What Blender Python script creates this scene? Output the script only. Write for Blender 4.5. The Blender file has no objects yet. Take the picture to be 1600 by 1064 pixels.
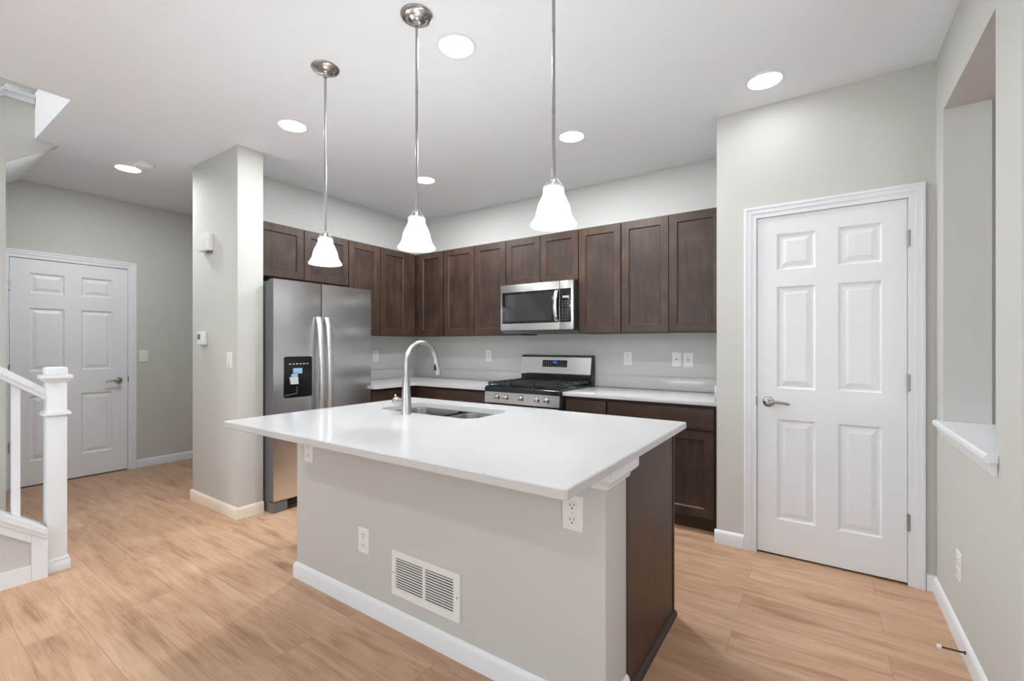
import bpy, bmesh, math, random
from mathutils import Vector, Matrix
random.seed(7)
S = bpy.context.scene
COL = S.collection
R = math.radians

# ------------------------------------------------------------------ camera, world, light, exposure
FPX, YAW, HY = 710.22, 0.5985, 539.86
cam = bpy.data.cameras.new('camera')
cam.sensor_fit = 'HORIZONTAL'
cam.sensor_width = 36.0
cam.lens = FPX * 36.0 / 1600.0
cam.shift_y = (HY - 532.0) / 1600.0
cam.clip_start = 0.02
co = bpy.data.objects.new('camera', cam)
COL.objects.link(co)
co.location = (3.9954, -3.8478, 1.2676)
co.rotation_euler = (R(90), 0, YAW)
S.camera = co

W = bpy.data.worlds.new('world'); S.world = W
W.use_nodes = True
W.node_tree.nodes['Background'].inputs[0].default_value = (0.86, 0.93, 1.0, 1)
W.node_tree.nodes['Background'].inputs[1].default_value = 0.8

S.view_settings.view_transform = 'Standard'
S.view_settings.look = 'None'
S.view_settings.gamma = 1.0
S.view_settings.use_curve_mapping = False
S.view_settings.exposure = 0.14


def area_light(name, loc, rot, sx, sy, power, color=(1, 1, 1)):
    l = bpy.data.lights.new(name, 'AREA')
    l.shape = 'RECTANGLE'; l.size = sx; l.size_y = sy
    l.energy = power; l.color = color
    o = bpy.data.objects.new(name, l); COL.objects.link(o)
    o.location = loc; o.rotation_euler = rot
    return o


DAY = (0.875, 0.975, 1.035)
POW = dict(win=2, winup=46, patio=10, patioup=46, stair=41, rec=8.2, recb=23, recp=1.3, rech=13, pend=0.5, shade=70, living=12, world=1.0)
# daylight standing in the windows behind the camera, the patio door on the right and the landing upstairs:
# the level part comes from the sky, the part tilted upward is added to brighten the ceiling
area_light('daylight_window', (2.0, -8.66, 1.65), (R(90), 0, 0), 2.0, 1.7, POW['win'], DAY)
area_light('daylight_window', (5.2, -8.66, 1.65), (R(90), 0, 0), 2.0, 1.7, POW['win'], DAY)
area_light('added_uplight_window', (2.0, -8.66 + 0.06, 1.3), (R(145), 0, 0), 2.0, 0.9, POW['winup'] * 1.25, DAY)
area_light('added_uplight_window', (5.2, -8.66 + 0.06, 1.3), (R(145), 0, 0), 2.0, 0.9, POW['winup'] * 0.6, DAY)
area_light('daylight_patio', (7.88, -5.2, 1.3), (R(90), 0, R(90)), 3.0, 2.3, POW['patio'], DAY)
area_light('added_uplight_patio', (7.80, -5.2, 0.9), (R(145), 0, R(90)), 3.0, 1.0, POW['patioup'], DAY)
area_light('daylight_stair', (-0.1, -5.7, 4.2), (R(72), 0, R(14)), 0.6, 1.4, POW['stair'], (1.0, 0.99, 0.97))

# ------------------------------------------------------------------ materials
def new_mat(name):
    m = bpy.data.materials.new(name); m.use_nodes = True
    nt = m.node_tree
    return m, nt, nt.nodes['Principled BSDF']


def srgb(r, g, b):
    f = lambda c: (c / 255 / 12.92) if c / 255 <= 0.04045 else ((c / 255 + 0.055) / 1.055) ** 2.4
    return (f(r), f(g), f(b), 1)


def plain(name, col, rough=0.5, metal=0.0, spec=0.5, coat=0.0):
    m, nt, p = new_mat(name)
    p.inputs['Base Color'].default_value = col
    p.inputs['Roughness'].default_value = rough
    p.inputs['Metallic'].default_value = metal
    p.inputs['Specular IOR Level'].default_value = spec
    p.inputs['Coat Weight'].default_value = coat
    return m


def bumpy(name, col, rough, scale, strength, dist=0.002, spec=0.3):
    m, nt, p = new_mat(name)
    N = nt.nodes; L = nt.links
    p.inputs['Base Color'].default_value = col
    p.inputs['Roughness'].default_value = rough
    p.inputs['Specular IOR Level'].default_value = spec
    tc = N.new('ShaderNodeTexCoord')
    nz = N.new('ShaderNodeTexNoise'); nz.inputs['Scale'].default_value = scale
    nz.inputs['Detail'].default_value = 3
    b = N.new('ShaderNodeBump'); b.inputs['Strength'].default_value = strength
    b.inputs['Distance'].default_value = dist
    L.new(tc.outputs['Object'], nz.inputs['Vector'])
    L.new(nz.outputs['Fac'], b.inputs['Height'])
    L.new(b.outputs['Normal'], p.inputs['Normal'])
    return m


def ramp(N, stops):
    r = N.new('ShaderNodeValToRGB')
    e = r.color_ramp.elements
    e[0].position, e[0].color = stops[0]
    e[1].position, e[1].color = stops[-1]
    for pos, c in stops[1:-1]:
        x = e.new(pos); x.color = c
    return r


def wood(name, dark, mid, light, axis='Z', rough=0.46, stretch=9.0, scale=2.4):
    """stained wood whose grain runs along one axis"""
    m, nt, p = new_mat(name)
    N = nt.nodes; L = nt.links
    tc = N.new('ShaderNodeTexCoord'); oi = N.new('ShaderNodeObjectInfo')
    mul = N.new('ShaderNodeVectorMath'); mul.operation = 'SCALE'; mul.inputs['Scale'].default_value = 17.0
    cx = N.new('ShaderNodeCombineXYZ')
    for k in range(3): L.new(oi.outputs['Random'], cx.inputs[k])
    L.new(cx.outputs[0], mul.inputs[0])
    add = N.new('ShaderNodeVectorMath'); add.operation = 'ADD'
    L.new(tc.outputs['Object'], add.inputs[0]); L.new(mul.outputs[0], add.inputs[1])
    mp = N.new('ShaderNodeMapping')
    s = {'X': (1, stretch, stretch), 'Y': (stretch, 1, stretch), 'Z': (stretch, stretch, 1)}[axis]
    mp.inputs['Scale'].default_value = s
    L.new(add.outputs[0], mp.inputs['Vector'])
    n1 = N.new('ShaderNodeTexNoise'); n1.inputs['Scale'].default_value = scale
    n1.inputs['Detail'].default_value = 7; n1.inputs['Roughness'].default_value = 0.62
    n1.inputs['Distortion'].default_value = 0.5
    L.new(mp.outputs[0], n1.inputs['Vector'])
    n2 = N.new('ShaderNodeTexNoise'); n2.inputs['Scale'].default_value = 5.5
    n2.inputs['Detail'].default_value = 3
    L.new(add.outputs[0], n2.inputs['Vector'])
    mix = N.new('ShaderNodeMix'); mix.data_type = 'FLOAT'; mix.inputs[0].default_value = 0.5
    L.new(n1.outputs['Fac'], mix.inputs[2]); L.new(n2.outputs['Fac'], mix.inputs[3])
    rp = ramp(N, [(0.33, dark), (0.5, mid), (0.68, light)])
    L.new(mix.outputs[0], rp.inputs['Fac'])
    L.new(rp.outputs['Color'], p.inputs['Base Color'])
    p.inputs['Roughness'].default_value = rough
    p.inputs['Specular IOR Level'].default_value = 0.4
    b = N.new('ShaderNodeBump'); b.inputs['Strength'].default_value = 0.08; b.inputs['Distance'].default_value = 0.001
    L.new(n1.outputs['Fac'], b.inputs['Height']); L.new(b.outputs['Normal'], p.inputs['Normal'])
    return m


def floor_mat():
    m, nt, p = new_mat('oak_plank_floor')
    N = nt.nodes; L = nt.links
    tc = N.new('ShaderNodeTexCoord')
    br = N.new('ShaderNodeTexBrick')
    br.offset = 0.37; br.offset_frequency = 2; br.squash = 1.0
    br.inputs['Scale'].default_value = 1.0
    br.inputs['Brick Width'].default_value = 1.5
    br.inputs['Row Height'].default_value = 0.18
    br.inputs['Mortar Size'].default_value = 0.0009
    br.inputs['Mortar Smooth'].default_value = 0.3
    br.inputs['Bias'].default_value = 0.0
    br.inputs['Color1'].default_value = (0, 0, 0, 1)
    br.inputs['Color2'].default_value = (1, 1, 1, 1)
    br.inputs['Mortar'].default_value = (0.5, 0.5, 0.5, 1)
    mp0 = N.new('ShaderNodeMapping'); mp0.inputs['Location'].default_value = (0.28, 0.005, 0)
    L.new(tc.outputs['Object'], mp0.inputs['Vector'])
    L.new(mp0.outputs[0], br.inputs['Vector'])
    # shift the grain from plank to plank
    sc = N.new('ShaderNodeVectorMath'); sc.operation = 'MULTIPLY'; sc.inputs[1].default_value = (7.3, 3.1, 5.7)
    L.new(br.outputs['Color'], sc.inputs[0])
    add = N.new('ShaderNodeVectorMath'); add.operation = 'ADD'
    L.new(mp0.outputs[0], add.inputs[0]); L.new(sc.outputs[0], add.inputs[1])
    mp = N.new('ShaderNodeMapping'); mp.inputs['Scale'].default_value = (0.9, 9.0, 1)
    L.new(add.outputs[0], mp.inputs['Vector'])
    n1 = N.new('ShaderNodeTexNoise'); n1.inputs['Scale'].default_value = 1.7; n1.inputs['Detail'].default_value = 6
    n1.inputs['Roughness'].default_value = 0.58; n1.inputs['Distortion'].default_value = 0.9
    L.new(mp.outputs[0], n1.inputs['Vector'])
    mp2 = N.new('ShaderNodeMapping'); mp2.inputs['Scale'].default_value = (3.0, 75.0, 1)
    L.new(add.outputs[0], mp2.inputs['Vector'])
    n2 = N.new('ShaderNodeTexNoise'); n2.inputs['Scale'].default_value = 2.2; n2.inputs['Detail'].default_value = 4
    L.new(mp2.outputs[0], n2.inputs['Vector'])
    mix = N.new('ShaderNodeMix'); mix.data_type = 'FLOAT'; mix.inputs[0].default_value = 0.25
    mp3 = N.new('ShaderNodeMapping'); mp3.inputs['Scale'].default_value = (1.6, 6.0, 1)
    L.new(add.outputs[0], mp3.inputs['Vector'])
    n3 = N.new('ShaderNodeTexNoise'); n3.inputs['Scale'].default_value = 1.3; n3.inputs['Detail'].default_value = 3
    n3.inputs['Distortion'].default_value = 1.2
    L.new(mp3.outputs[0], n3.inputs['Vector'])
    mx3 = N.new('ShaderNodeMix'); mx3.data_type = 'FLOAT'; mx3.inputs[0].default_value = 0.42
    L.new(n1.outputs['Fac'], mx3.inputs[2]); L.new(n3.outputs['Fac'], mx3.inputs[3])
    L.new(mx3.outputs[0], mix.inputs[2]); L.new(n2.outputs['Fac'], mix.inputs[3])
    rp = ramp(N, [(0.31, FL[0]), (0.45, FL[1]), (0.62, FL[2])])
    L.new(mix.outputs[0], rp.inputs['Fac'])
    # plank to plank tone
    hs = N.new('ShaderNodeHueSaturation')
    mr = N.new('ShaderNodeMapRange'); mr.inputs['To Min'].default_value = 0.93; mr.inputs['To Max'].default_value = 1.06
    L.new(br.outputs['Color'], mr.inputs['Value']); L.new(mr.outputs[0], hs.inputs['Value'])
    L.new(rp.outputs['Color'], hs.inputs['Color'])
    mm = N.new('ShaderNodeMix'); mm.data_type = 'RGBA'
    L.new(br.outputs['Fac'], mm.inputs[0]); L.new(hs.outputs['Color'], mm.inputs[6])
    mm.inputs[7].default_value = FL[3]
    L.new(mm.outputs[2], p.inputs['Base Color'])
    p.inputs['Roughness'].default_value = 0.42
    p.inputs['Specular IOR Level'].default_value = 0.35
    b = N.new('ShaderNodeBump'); b.inputs['Strength'].default_value = 0.15; b.inputs['Distance'].default_value = 0.001
    L.new(mix.outputs[0], b.inputs['Height']); L.new(b.outputs['Normal'], p.inputs['Normal'])
    return m


FL = [srgb(140, 102, 78), srgb(188, 149, 119), srgb(211, 175, 146), srgb(148, 112, 88)]


def quartz_mat():
    m, nt, p = new_mat('white_quartz')
    N = nt.nodes; L = nt.links
    tc = N.new('ShaderNodeTexCoord')
    v = N.new('ShaderNodeTexVoronoi'); v.inputs['Scale'].default_value = 190
    L.new(tc.outputs['Object'], v.inputs['Vector'])
    n = N.new('ShaderNodeTexNoise'); n.inputs['Scale'].default_value = 60
    L.new(tc.outputs['Object'], n.inputs['Vector'])
    ad = N.new('ShaderNodeMath'); ad.operation = 'MULTIPLY'
    L.new(v.outputs['Color'], ad.inputs[0]); L.new(n.outputs['Fac'], ad.inputs[1])
    rp = ramp(N, [(0.02, (0.46, 0.46, 0.46, 1)), (0.06, (0.59, 0.58, 0.585, 1)), (0.6, (0.575, 0.575, 0.577, 1))])
    L.new(ad.outputs[0], rp.inputs['Fac'])
    L.new(rp.outputs['Color'], p.inputs['Base Color'])
    p.inputs['Roughness'].default_value = 0.12
    p.inputs['Specular IOR Level'].default_value = 0.5
    return m


def steel(name, col, rough, aniso, tangent):
    m, nt, p = new_mat(name)
    N = nt.nodes; L = nt.links
    p.inputs['Base Color'].default_value = col
    p.inputs['Metallic'].default_value = 1.0
    p.inputs['Roughness'].default_value = rough
    p.inputs['Anisotropic'].default_value = aniso
    if tangent:
        c = N.new('ShaderNodeCombineXYZ')
        for k in range(3): c.inputs[k].default_value = tangent[k]
        L.new(c.outputs[0], p.inputs['Tangent'])
    return m


def emit(name, col, strength):
    m, nt, p = new_mat(name)
    p.inputs['Base Color'].default_value = (0.9, 0.9, 0.9, 1)
    p.inputs['Emission Color'].default_value = col
    p.inputs['Emission Strength'].default_value = strength
    return m


M = {}
M['wall'] = bumpy('greige_wall_paint', srgb(203, 202, 198), 0.75, 260, 0.12)
M['ceil'] = bumpy('white_ceiling_paint', srgb(240, 244, 249), 0.85, 200, 0.10)
M['trim'] = plain('white_trim_paint', srgb(233, 236, 240), 0.38)
M['door'] = plain('white_door_paint', srgb(234, 236, 240), 0.42)
M['floor'] = floor_mat()
M['quartz'] = quartz_mat()
M['woodv'] = wood('walnut_stain_vertical', srgb(47, 33, 26), srgb(63, 46, 37), srgb(80, 60, 49), 'Z')
M['woodp'] = wood('walnut_stain_panel', srgb(40, 28, 23), srgb(56, 41, 34), srgb(74, 56, 47), 'Z', scale=3.0)
M['woodx'] = wood('walnut_stain_cross', srgb(47, 33, 26), srgb(63, 46, 37), srgb(80, 60, 49), 'X')
M['woody'] = wood('walnut_stain_cross', srgb(47, 33, 26), srgb(63, 46, 37), srgb(80, 60, 49), 'Y')
M['wooddark'] = plain('dark_cabinet_box', srgb(58, 40, 33), 0.5)
M['woodside'] = wood('walnut_island_side', srgb(62, 41, 30), srgb(74, 50, 37), srgb(87, 61, 46), 'Z', stretch=24, scale=1.6)
M['steel'] = steel('brushed_stainless', (0.74, 0.74, 0.75, 1), 0.23, 0.9, (0, 1, 0))
M['steelx'] = steel('brushed_stainless_front', (0.64, 0.64, 0.64, 1), 0.28, 0.6, (0, 0, 1))
M['nickel'] = plain('brushed_nickel', (0.40, 0.395, 0.39, 1), 0.26, 1.0)
M['faucet'] = plain('satin_steel', (0.50, 0.495, 0.49, 1), 0.30, 1.0)
M['sink'] = plain('sink_steel', (0.60, 0.60, 0.60, 1), 0.27, 1.0)
M['satin'] = plain('satin_handle', (0.74, 0.74, 0.75, 1), 0.42, 1.0)
M['chrome'] = plain('polished_handle', (0.80, 0.80, 0.80, 1), 0.22, 1.0)
M['fridgeside'] = plain('grey_fridge_side', srgb(96, 97, 99), 0.45)
M['greyplastic'] = plain('grey_plastic', srgb(112, 113, 115), 0.45)
M['black'] = plain('black_gloss', (0.008, 0.008, 0.009, 1), 0.12)
M['blackmat'] = plain('black_iron', (0.022, 0.022, 0.024, 1), 0.5)
M['enamel'] = plain('black_enamel', (0.012, 0.015, 0.018, 1), 0.15)
M['glass'] = plain('dark_oven_glass', (0.020, 0.022, 0.024, 1), 0.06, spec=0.9)
M['white'] = plain('white_plastic', srgb(235, 235, 233), 0.35)
M['slot'] = plain('dark_slot', (0.02, 0.02, 0.02, 1), 0.7)
M['lcd'] = plain('grey_lcd', srgb(96, 100, 96), 0.3)
M['mark'] = plain('pale_print', srgb(190, 192, 195), 0.4)
M['keymark'] = plain('dim_print', srgb(140, 142, 146), 0.4)
M['blueled'] = emit('blue_led', (0.02, 0.14, 0.85, 1), 0.5)
M['blueled'].node_tree.nodes['Principled BSDF'].inputs['Base Color'].default_value = (0.01, 0.02, 0.08, 1)
M['paleled'] = emit('pale_led', (0.75, 0.85, 0.95, 1), 0.12)
M['paleled'].node_tree.nodes['Principled BSDF'].inputs['Base Color'].default_value = (0.30, 0.31, 0.32, 1)
M['icewhite'] = plain('dispenser_lever', srgb(205, 203, 202), 0.3)
M['iceblue'] = plain('dispenser_chute', srgb(150, 185, 215), 0.25)
M['lamp'] = emit('lit_lens', (1, 0.99, 0.98, 1), 6.0)
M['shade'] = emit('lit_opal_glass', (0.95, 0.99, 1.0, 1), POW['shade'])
nt = M['shade'].node_tree
tc = nt.nodes.new('ShaderNodeTexCoord'); sx = nt.nodes.new('ShaderNodeSeparateXYZ')
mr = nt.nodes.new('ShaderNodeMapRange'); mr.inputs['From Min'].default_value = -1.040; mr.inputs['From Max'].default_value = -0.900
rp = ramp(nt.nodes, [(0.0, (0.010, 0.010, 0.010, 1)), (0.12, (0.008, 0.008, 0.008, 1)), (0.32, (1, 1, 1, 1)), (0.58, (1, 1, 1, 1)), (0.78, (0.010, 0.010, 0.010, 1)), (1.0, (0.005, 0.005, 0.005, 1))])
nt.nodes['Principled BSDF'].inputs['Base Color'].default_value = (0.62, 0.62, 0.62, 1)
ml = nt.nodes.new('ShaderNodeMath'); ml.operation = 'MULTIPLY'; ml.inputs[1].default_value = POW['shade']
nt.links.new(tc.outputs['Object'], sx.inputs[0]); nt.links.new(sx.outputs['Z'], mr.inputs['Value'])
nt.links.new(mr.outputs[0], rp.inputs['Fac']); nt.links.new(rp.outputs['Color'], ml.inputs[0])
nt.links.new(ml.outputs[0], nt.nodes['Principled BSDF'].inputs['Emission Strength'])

# ------------------------------------------------------------------ mesh helpers
def bm_new(): return bmesh.new()


def box(bm, x0, x1, y0, y1, z0, z1, bev=0.0, seg=2):
    x0, x1 = sorted((x0, x1)); y0, y1 = sorted((y0, y1)); z0, z1 = sorted((z0, z1))
    m = Matrix.Translation(((x0 + x1) / 2, (y0 + y1) / 2, (z0 + z1) / 2)) @ Matrix.Diagonal((x1 - x0, y1 - y0, z1 - z0, 1))
    r = bmesh.ops.create_cube(bm, size=1.0, matrix=m)
    if bev > 0:
        es = list({e for v in r['verts'] for e in v.link_edges})
        bmesh.ops.bevel(bm, geom=es, offset=bev, segments=seg, profile=0.6, affect='EDGES')
    return bm


def B(*a, **k): return box(bm_new(), *a, **k)


def prism(bm, pts, ax, a0, a1):
    """polygon pts (2-D) extruded along axis ax from a0 to a1; pts lie in the other two axes in xyz order"""
    def mk(p, a):
        if ax == 'x': return (a, p[0], p[1])
        if ax == 'y': return (p[0], a, p[1])
        return (p[0], p[1], a)
    v0 = [bm.verts.new(mk(p, a0)) for p in pts]
    v1 = [bm.verts.new(mk(p, a1)) for p in pts]
    n = len(pts)
    bm.faces.new(v0); bm.faces.new(v1[::-1])
    for i in range(n):
        bm.faces.new((v0[i], v1[i], v1[(i + 1) % n], v0[(i + 1) % n]))
    return bm


def lathe(bm, prof, c, seg=32, axis='z', closed=False):
    """prof = [(radius, height)]; revolved about an axis through c"""
    rings = []
    for r, h in prof:
        ring = []
        for i in range(seg):
            a = 2 * math.pi * i / seg
            p = (r * math.cos(a), r * math.sin(a), h)
            if axis == 'x': p = (h, p[0], p[1])
            elif axis == 'y': p = (p[0], h, p[1])
            ring.append(bm.verts.new((c[0] + p[0], c[1] + p[1], c[2] + p[2])))
        rings.append(ring)
    for a, b in zip(rings, rings[1:]):
        for i in range(seg):
            bm.faces.new((a[i], a[(i + 1) % seg], b[(i + 1) % seg], b[i]))
    if not closed:
        for ring in (rings[0], rings[-1]):
            bm.faces.new(ring)
    else:
        a, b = rings[-1], rings[0]
        for i in range(seg):
            bm.faces.new((a[i], a[(i + 1) % seg], b[(i + 1) % seg], b[i]))
    return bm


def tube(bm, pts, rad, seg=12):
    """round tube along points; rad is a number or one per point"""
    pts = [Vector(p) for p in pts]
    if not isinstance(rad, (list, tuple)): rad = [rad] * len(pts)
    rings = []; up = None
    for i, p in enumerate(pts):
        t = (pts[min(i + 1, len(pts) - 1)] - pts[max(i - 1, 0)]).normalized()
        if up is None:
            up = Vector((0, 0, 1)) if abs(t.z) < 0.9 else Vector((1, 0, 0))
        s = t.cross(up).normalized(); up = s.cross(t).normalized()
        rings.append([bm.verts.new(p + rad[i] * (math.cos(2 * math.pi * k / seg) * s + math.sin(2 * math.pi * k / seg) * up)) for k in range(seg)])
    for a, b in zip(rings, rings[1:]):
        for k in range(seg):
            bm.faces.new((a[k], a[(k + 1) % seg], b[(k + 1) % seg], b[k]))
    bm.faces.new(rings[0]); bm.faces.new(rings[-1])
    return bm


def rrect(w, h, r, n=5):
    pts = []
    for cx, cy, a0 in ((w / 2 - r, h / 2 - r, 0), (-w / 2 + r, h / 2 - r, 90), (-w / 2 + r, -h / 2 + r, 180), (w / 2 - r, -h / 2 + r, 270)):
        for k in range(n + 1):
            a = R(a0 + 90 * k / n)
            pts.append((cx + r * math.cos(a), cy + r * math.sin(a)))
    return pts


def paneled(bm, P, u0, u1, v0, v1, T, us, vs, prof, skip_center=False):
    """a slab whose front has sunk panels. P(u,v,d) maps to space; us/vs = (start,end) pairs of the panels"""
    cu = sorted({u0, u1, *[a for p in us for a in p]})
    cv = sorted({v0, v1, *[a for p in vs for a in p]})
    cell = {}
    def V(u, v, d):
        k = (round(u, 5), round(v, 5), round(d, 5))
        if k not in cell: cell[k] = bm.verts.new(P(u, v, d))
        return cell[k]
    for i in range(len(cu) - 1):
        for j in range(len(cv) - 1):
            a, b, c, d = cu[i], cu[i + 1], cv[j], cv[j + 1]
            pan = any(abs(p[0] - a) < 1e-6 and abs(p[1] - b) < 1e-6 for p in us) and any(abs(p[0] - c) < 1e-6 and abs(p[1] - d) < 1e-6 for p in vs)
            if not pan:
                bm.faces.new((V(a, c, 0), V(b, c, 0), V(b, d, 0), V(a, d, 0)))
            else:
                prev = None
                for ins, dep in prof:
                    q = [V(a + ins, c + ins, dep), V(b - ins, c + ins, dep), V(b - ins, d - ins, dep), V(a + ins, d - ins, dep)]
                    if prev:
                        for k in range(4):
                            bm.faces.new((prev[k], prev[(k + 1) % 4], q[(k + 1) % 4], q[k]))
                    prev = q
                if not skip_center: bm.faces.new(prev)
    # edges and back
    for a, b in zip(cu, cu[1:]):
        bm.faces.new((V(a, v0, 0), V(b, v0, 0), V(b, v0, -T), V(a, v0, -T)))
        bm.faces.new((V(a, v1, 0), V(b, v1, 0), V(b, v1, -T), V(a, v1, -T)))
    for a, b in zip(cv, cv[1:]):
        bm.faces.new((V(u0, a, 0), V(u0, b, 0), V(u0, b, -T), V(u0, a, -T)))
        bm.faces.new((V(u1, a, 0), V(u1, b, 0), V(u1, b, -T), V(u1, a, -T)))
    if not skip_center:
        ring = [V(a, v0, -T) for a in cu] + [V(u1, b, -T) for b in cv[1:]] + [V(a, v1, -T) for a in cu[-2::-1]] + [V(u0, b, -T) for b in cv[-2:0:-1]]
        bm.faces.new(ring)
    return bm


ORIG = {}


def obj(name, bm, mat, parent=None, label=None, origin=None, smooth=True, ang=35):
    bmesh.ops.recalc_face_normals(bm, faces=bm.faces)
    if parent is not None:
        o0 = ORIG[parent.name]
    elif origin is not None:
        o0 = Vector(origin)
    else:
        xs = [v.co for v in bm.verts]
        o0 = Vector(((min(v.x for v in xs) + max(v.x for v in xs)) / 2, (min(v.y for v in xs) + max(v.y for v in xs)) / 2, min(v.z for v in xs)))
    bmesh.ops.translate(bm, verts=bm.verts, vec=-o0)
    me = bpy.data.meshes.new(name)
    bm.to_mesh(me); bm.free()
    if smooth:
        me.polygons.foreach_set('use_smooth', [True] * len(me.polygons))
        me.set_sharp_from_angle(angle=R(ang))
    me.materials.append(M[mat] if isinstance(mat, str) else mat)
    o = bpy.data.objects.new(name, me); COL.objects.link(o)
    if parent is not None:
        o.parent = parent
    else:
        o.location = o0
    ORIG[o.name] = o0
    if label: o['label'] = label
    return o


def thing(name, label, cat, loc, group=None):
    o = bpy.data.objects.new(name, None); COL.objects.link(o)
    o.empty_display_size = 0.05
    o.location = loc; ORIG[o.name] = Vector(loc)
    o['label'] = label; o['category'] = cat
    if group: o['group'] = group
    return o


def tag(o, label, cat, group=None):
    o['label'] = label; o['category'] = cat
    if group: o['group'] = group
    return o


def struct(name, bm, mat, parent=None, label=None, **k):
    o = obj(name, bm, mat, parent, **k)
    if parent is None: o['kind'] = 'structure'
    if label: o['label'] = label; 
    return o


def dup(root, loc, rz=None, label=None):
    r = root.copy(); COL.objects.link(r); r.location = loc
    if rz is not None: r.rotation_euler = (0, 0, rz)
    if label: r['label'] = label
    for ch in list(root.children):
        c = ch.copy(); COL.objects.link(c); c.parent = r
        for g in ch.children:
            d = g.copy(); COL.objects.link(d); d.parent = c
    return r

# ------------------------------------------------------------------ the room
ZC = 2.735           # ceiling
PY = -0.684          # pantry wall face
PX = 3.4347          # pantry corner
RX = 4.481           # right wall face
HX = -1.87           # hall wall face
XS = -0.62           # wall between the stair flights
FY, SX = -8.7, 7.9   # far walls behind the camera
ZT = 3.055           # top of ceiling slab

struct('floor', B(-2.1, 8.1, -8.9, 0.6, -0.15, 0.0), 'floor', origin=(0, 0, 0))

bm = bm_new()
box(bm, HX, SX, -2.98, 0.35, ZC, ZT)
box(bm, -0.62, 0.287, -3.09, -2.98, ZC, ZT)
box(bm, 0.287, SX, FY, -2.98, ZC, ZT)
struct('ceiling', bm, 'ceil')

struct('wall_back', B(-0.29, RX - 0.002, 0.0, 0.12, 0, ZC), 'wall')
struct('wall_left', B(-0.29, 0.0, -2.05, 0.0, 0, ZC), 'wall')
struct('wall_pillar', B(-0.29, 0.4745, -2.2367, -2.052, 0, ZC, bev=0.004), 'wall')

# pantry: front wall with a door opening, and its side return
D1A, D1B, D1T = 3.666, 4.368, 2.045
bm = bm_new()
box(bm, PX, D1A - 0.006, PY, PY + 0.115, 0, ZC)
box(bm, D1B + 0.006, RX, PY, PY + 0.115, 0, ZC)
box(bm, D1A - 0.006, D1B + 0.006, PY, PY + 0.115, D1T + 0.006, ZC)
box(bm, PX, PX + 0.115, PY + 0.115, 0.0, 0, ZC)
struct('wall_pantry', bm, 'wall')

# right wall with the pass-through
OY0, OY1, OZ0, OZ1 = -1.655, -0.849, 0.872, 2.41
WT = 0.167
bm = bm_new()
box(bm, RX, RX + WT, OY1, 0.3, 0, ZC)
box(bm, RX, RX + WT, -1.896, OY0, 0, ZC)
box(bm, RX, RX + WT, OY0, OY1, 0, OZ0)
box(bm, RX, RX + WT, OY0, OY1, OZ1, ZC)
struct('wall_right', bm, 'wall')

# room beyond the pass-through and the living room behind the camera
struct('wall_den', B(RX + WT, SX, 0.3, 0.42, 0, ZC), 'wall')
bm = bm_new()
box(bm, SX, SX + 0.12, -3.7, 0.42, 0, ZC)
box(bm, SX, SX + 0.12, FY, -6.7, 0, ZC)
box(bm, SX, SX + 0.12, -6.7, -3.7, 2.45, ZC)
struct('wall_patio', bm, 'wall')
bm = bm_new()
box(bm, 0.36, 1.0, FY - 0.12, FY, 0, ZC)
box(bm, 3.0, 4.2, FY - 0.12, FY, 0, ZC)
box(bm, 6.2, SX + 0.12, FY - 0.12, FY, 0, ZC)
for a, b in ((1.0, 3.0), (4.2, 6.2)):
    box(bm, a, b, FY - 0.12, FY, 0, 0.8)
    box(bm, a, b, FY - 0.12, FY, 2.5, ZC)
struct('wall_front', bm, 'wall')
for k, (a, b) in enumerate(((1.0, 3.0), (4.2, 6.2))):
    bm = bm_new()
    for u in (a, (a + b) / 2 - 0.025, b - 0.05): box(bm, u, u + 0.05, FY - 0.08, FY - 0.03, 0.8, 2.5)
    for v in (0.8, 1.62, 2.45): box(bm, a, b, FY - 0.08, FY - 0.03, v, v + 0.05)
    struct('window_%d' % (k + 1), bm, 'trim')
struct('wall_stairside', B(0.24, 0.36, FY - 0.12, -5.9, 0, ZC), 'wall')

# hall wall with its door opening
H0, H1, HT = -3.040, -2.224, 2.045
bm = bm_new()
box(bm, HX - 0.12, HX, -5.9, H0 - 0.006, 0, 5.4)
box(bm, HX - 0.12, HX, H1 + 0.006, 0.35, 0, 5.4)
box(bm, HX - 0.12, HX, H0 - 0.006, H1 + 0.006, HT + 0.006, 5.4)
struct('wall_hall', bm, 'wall')
struct('wall_light_block', B(HX - 0.30, HX - 0.22, -3.3, -2.0, 0, 2.4), 'wall')  # unseen slab added behind the hall door to stop light leaking in
struct('wall_hallend', B(HX, -0.29, 0.0, 0.12, 0, ZC), 'wall')

# wall between the flights (its edge and soffit show top left), soffit of the upper flight
SL = 0.73
zt = lambda y: 2.735 + SL * (y + 2.965)
pts = [(-3.23, 0), (-3.23, zt(-3.23)), (-2.965, 2.735), (-3.09, 2.735), (-3.09, 3.01), (-3.23, 3.01), (-5.9, 3.01 - 2.67 * SL), (-5.9, 0)]
struct('wall_stair', prism(bm_new(), pts, 'x', XS - 0.12, XS), 'wall')
pts = [(-2.9805, 2.735), (-5.9, 2.735 - 2.9195 * SL), (-5.9, 2.95 - 2.915 * SL), (-2.9805, 2.95)]
struct('ceiling_soffit', prism(bm_new(), pts, 'x', HX, XS - 0.12), 'ceil')
bm = bm_new()
box(bm, HX, 0.36, -6.02, -5.9, 0, 5.4)
box(bm, 0.287, 0.40, -5.9, -2.0, ZT, 5.4)
box(bm, HX, 0.40, -2.0, -1.9, ZT, 5.4)
struct('wall_upstairs', bm, 'wall')
struct('ceiling_upstairs', B(HX - 0.12, 0.40, -6.02, -1.9, 5.4, 5.5), 'ceil')

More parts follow.
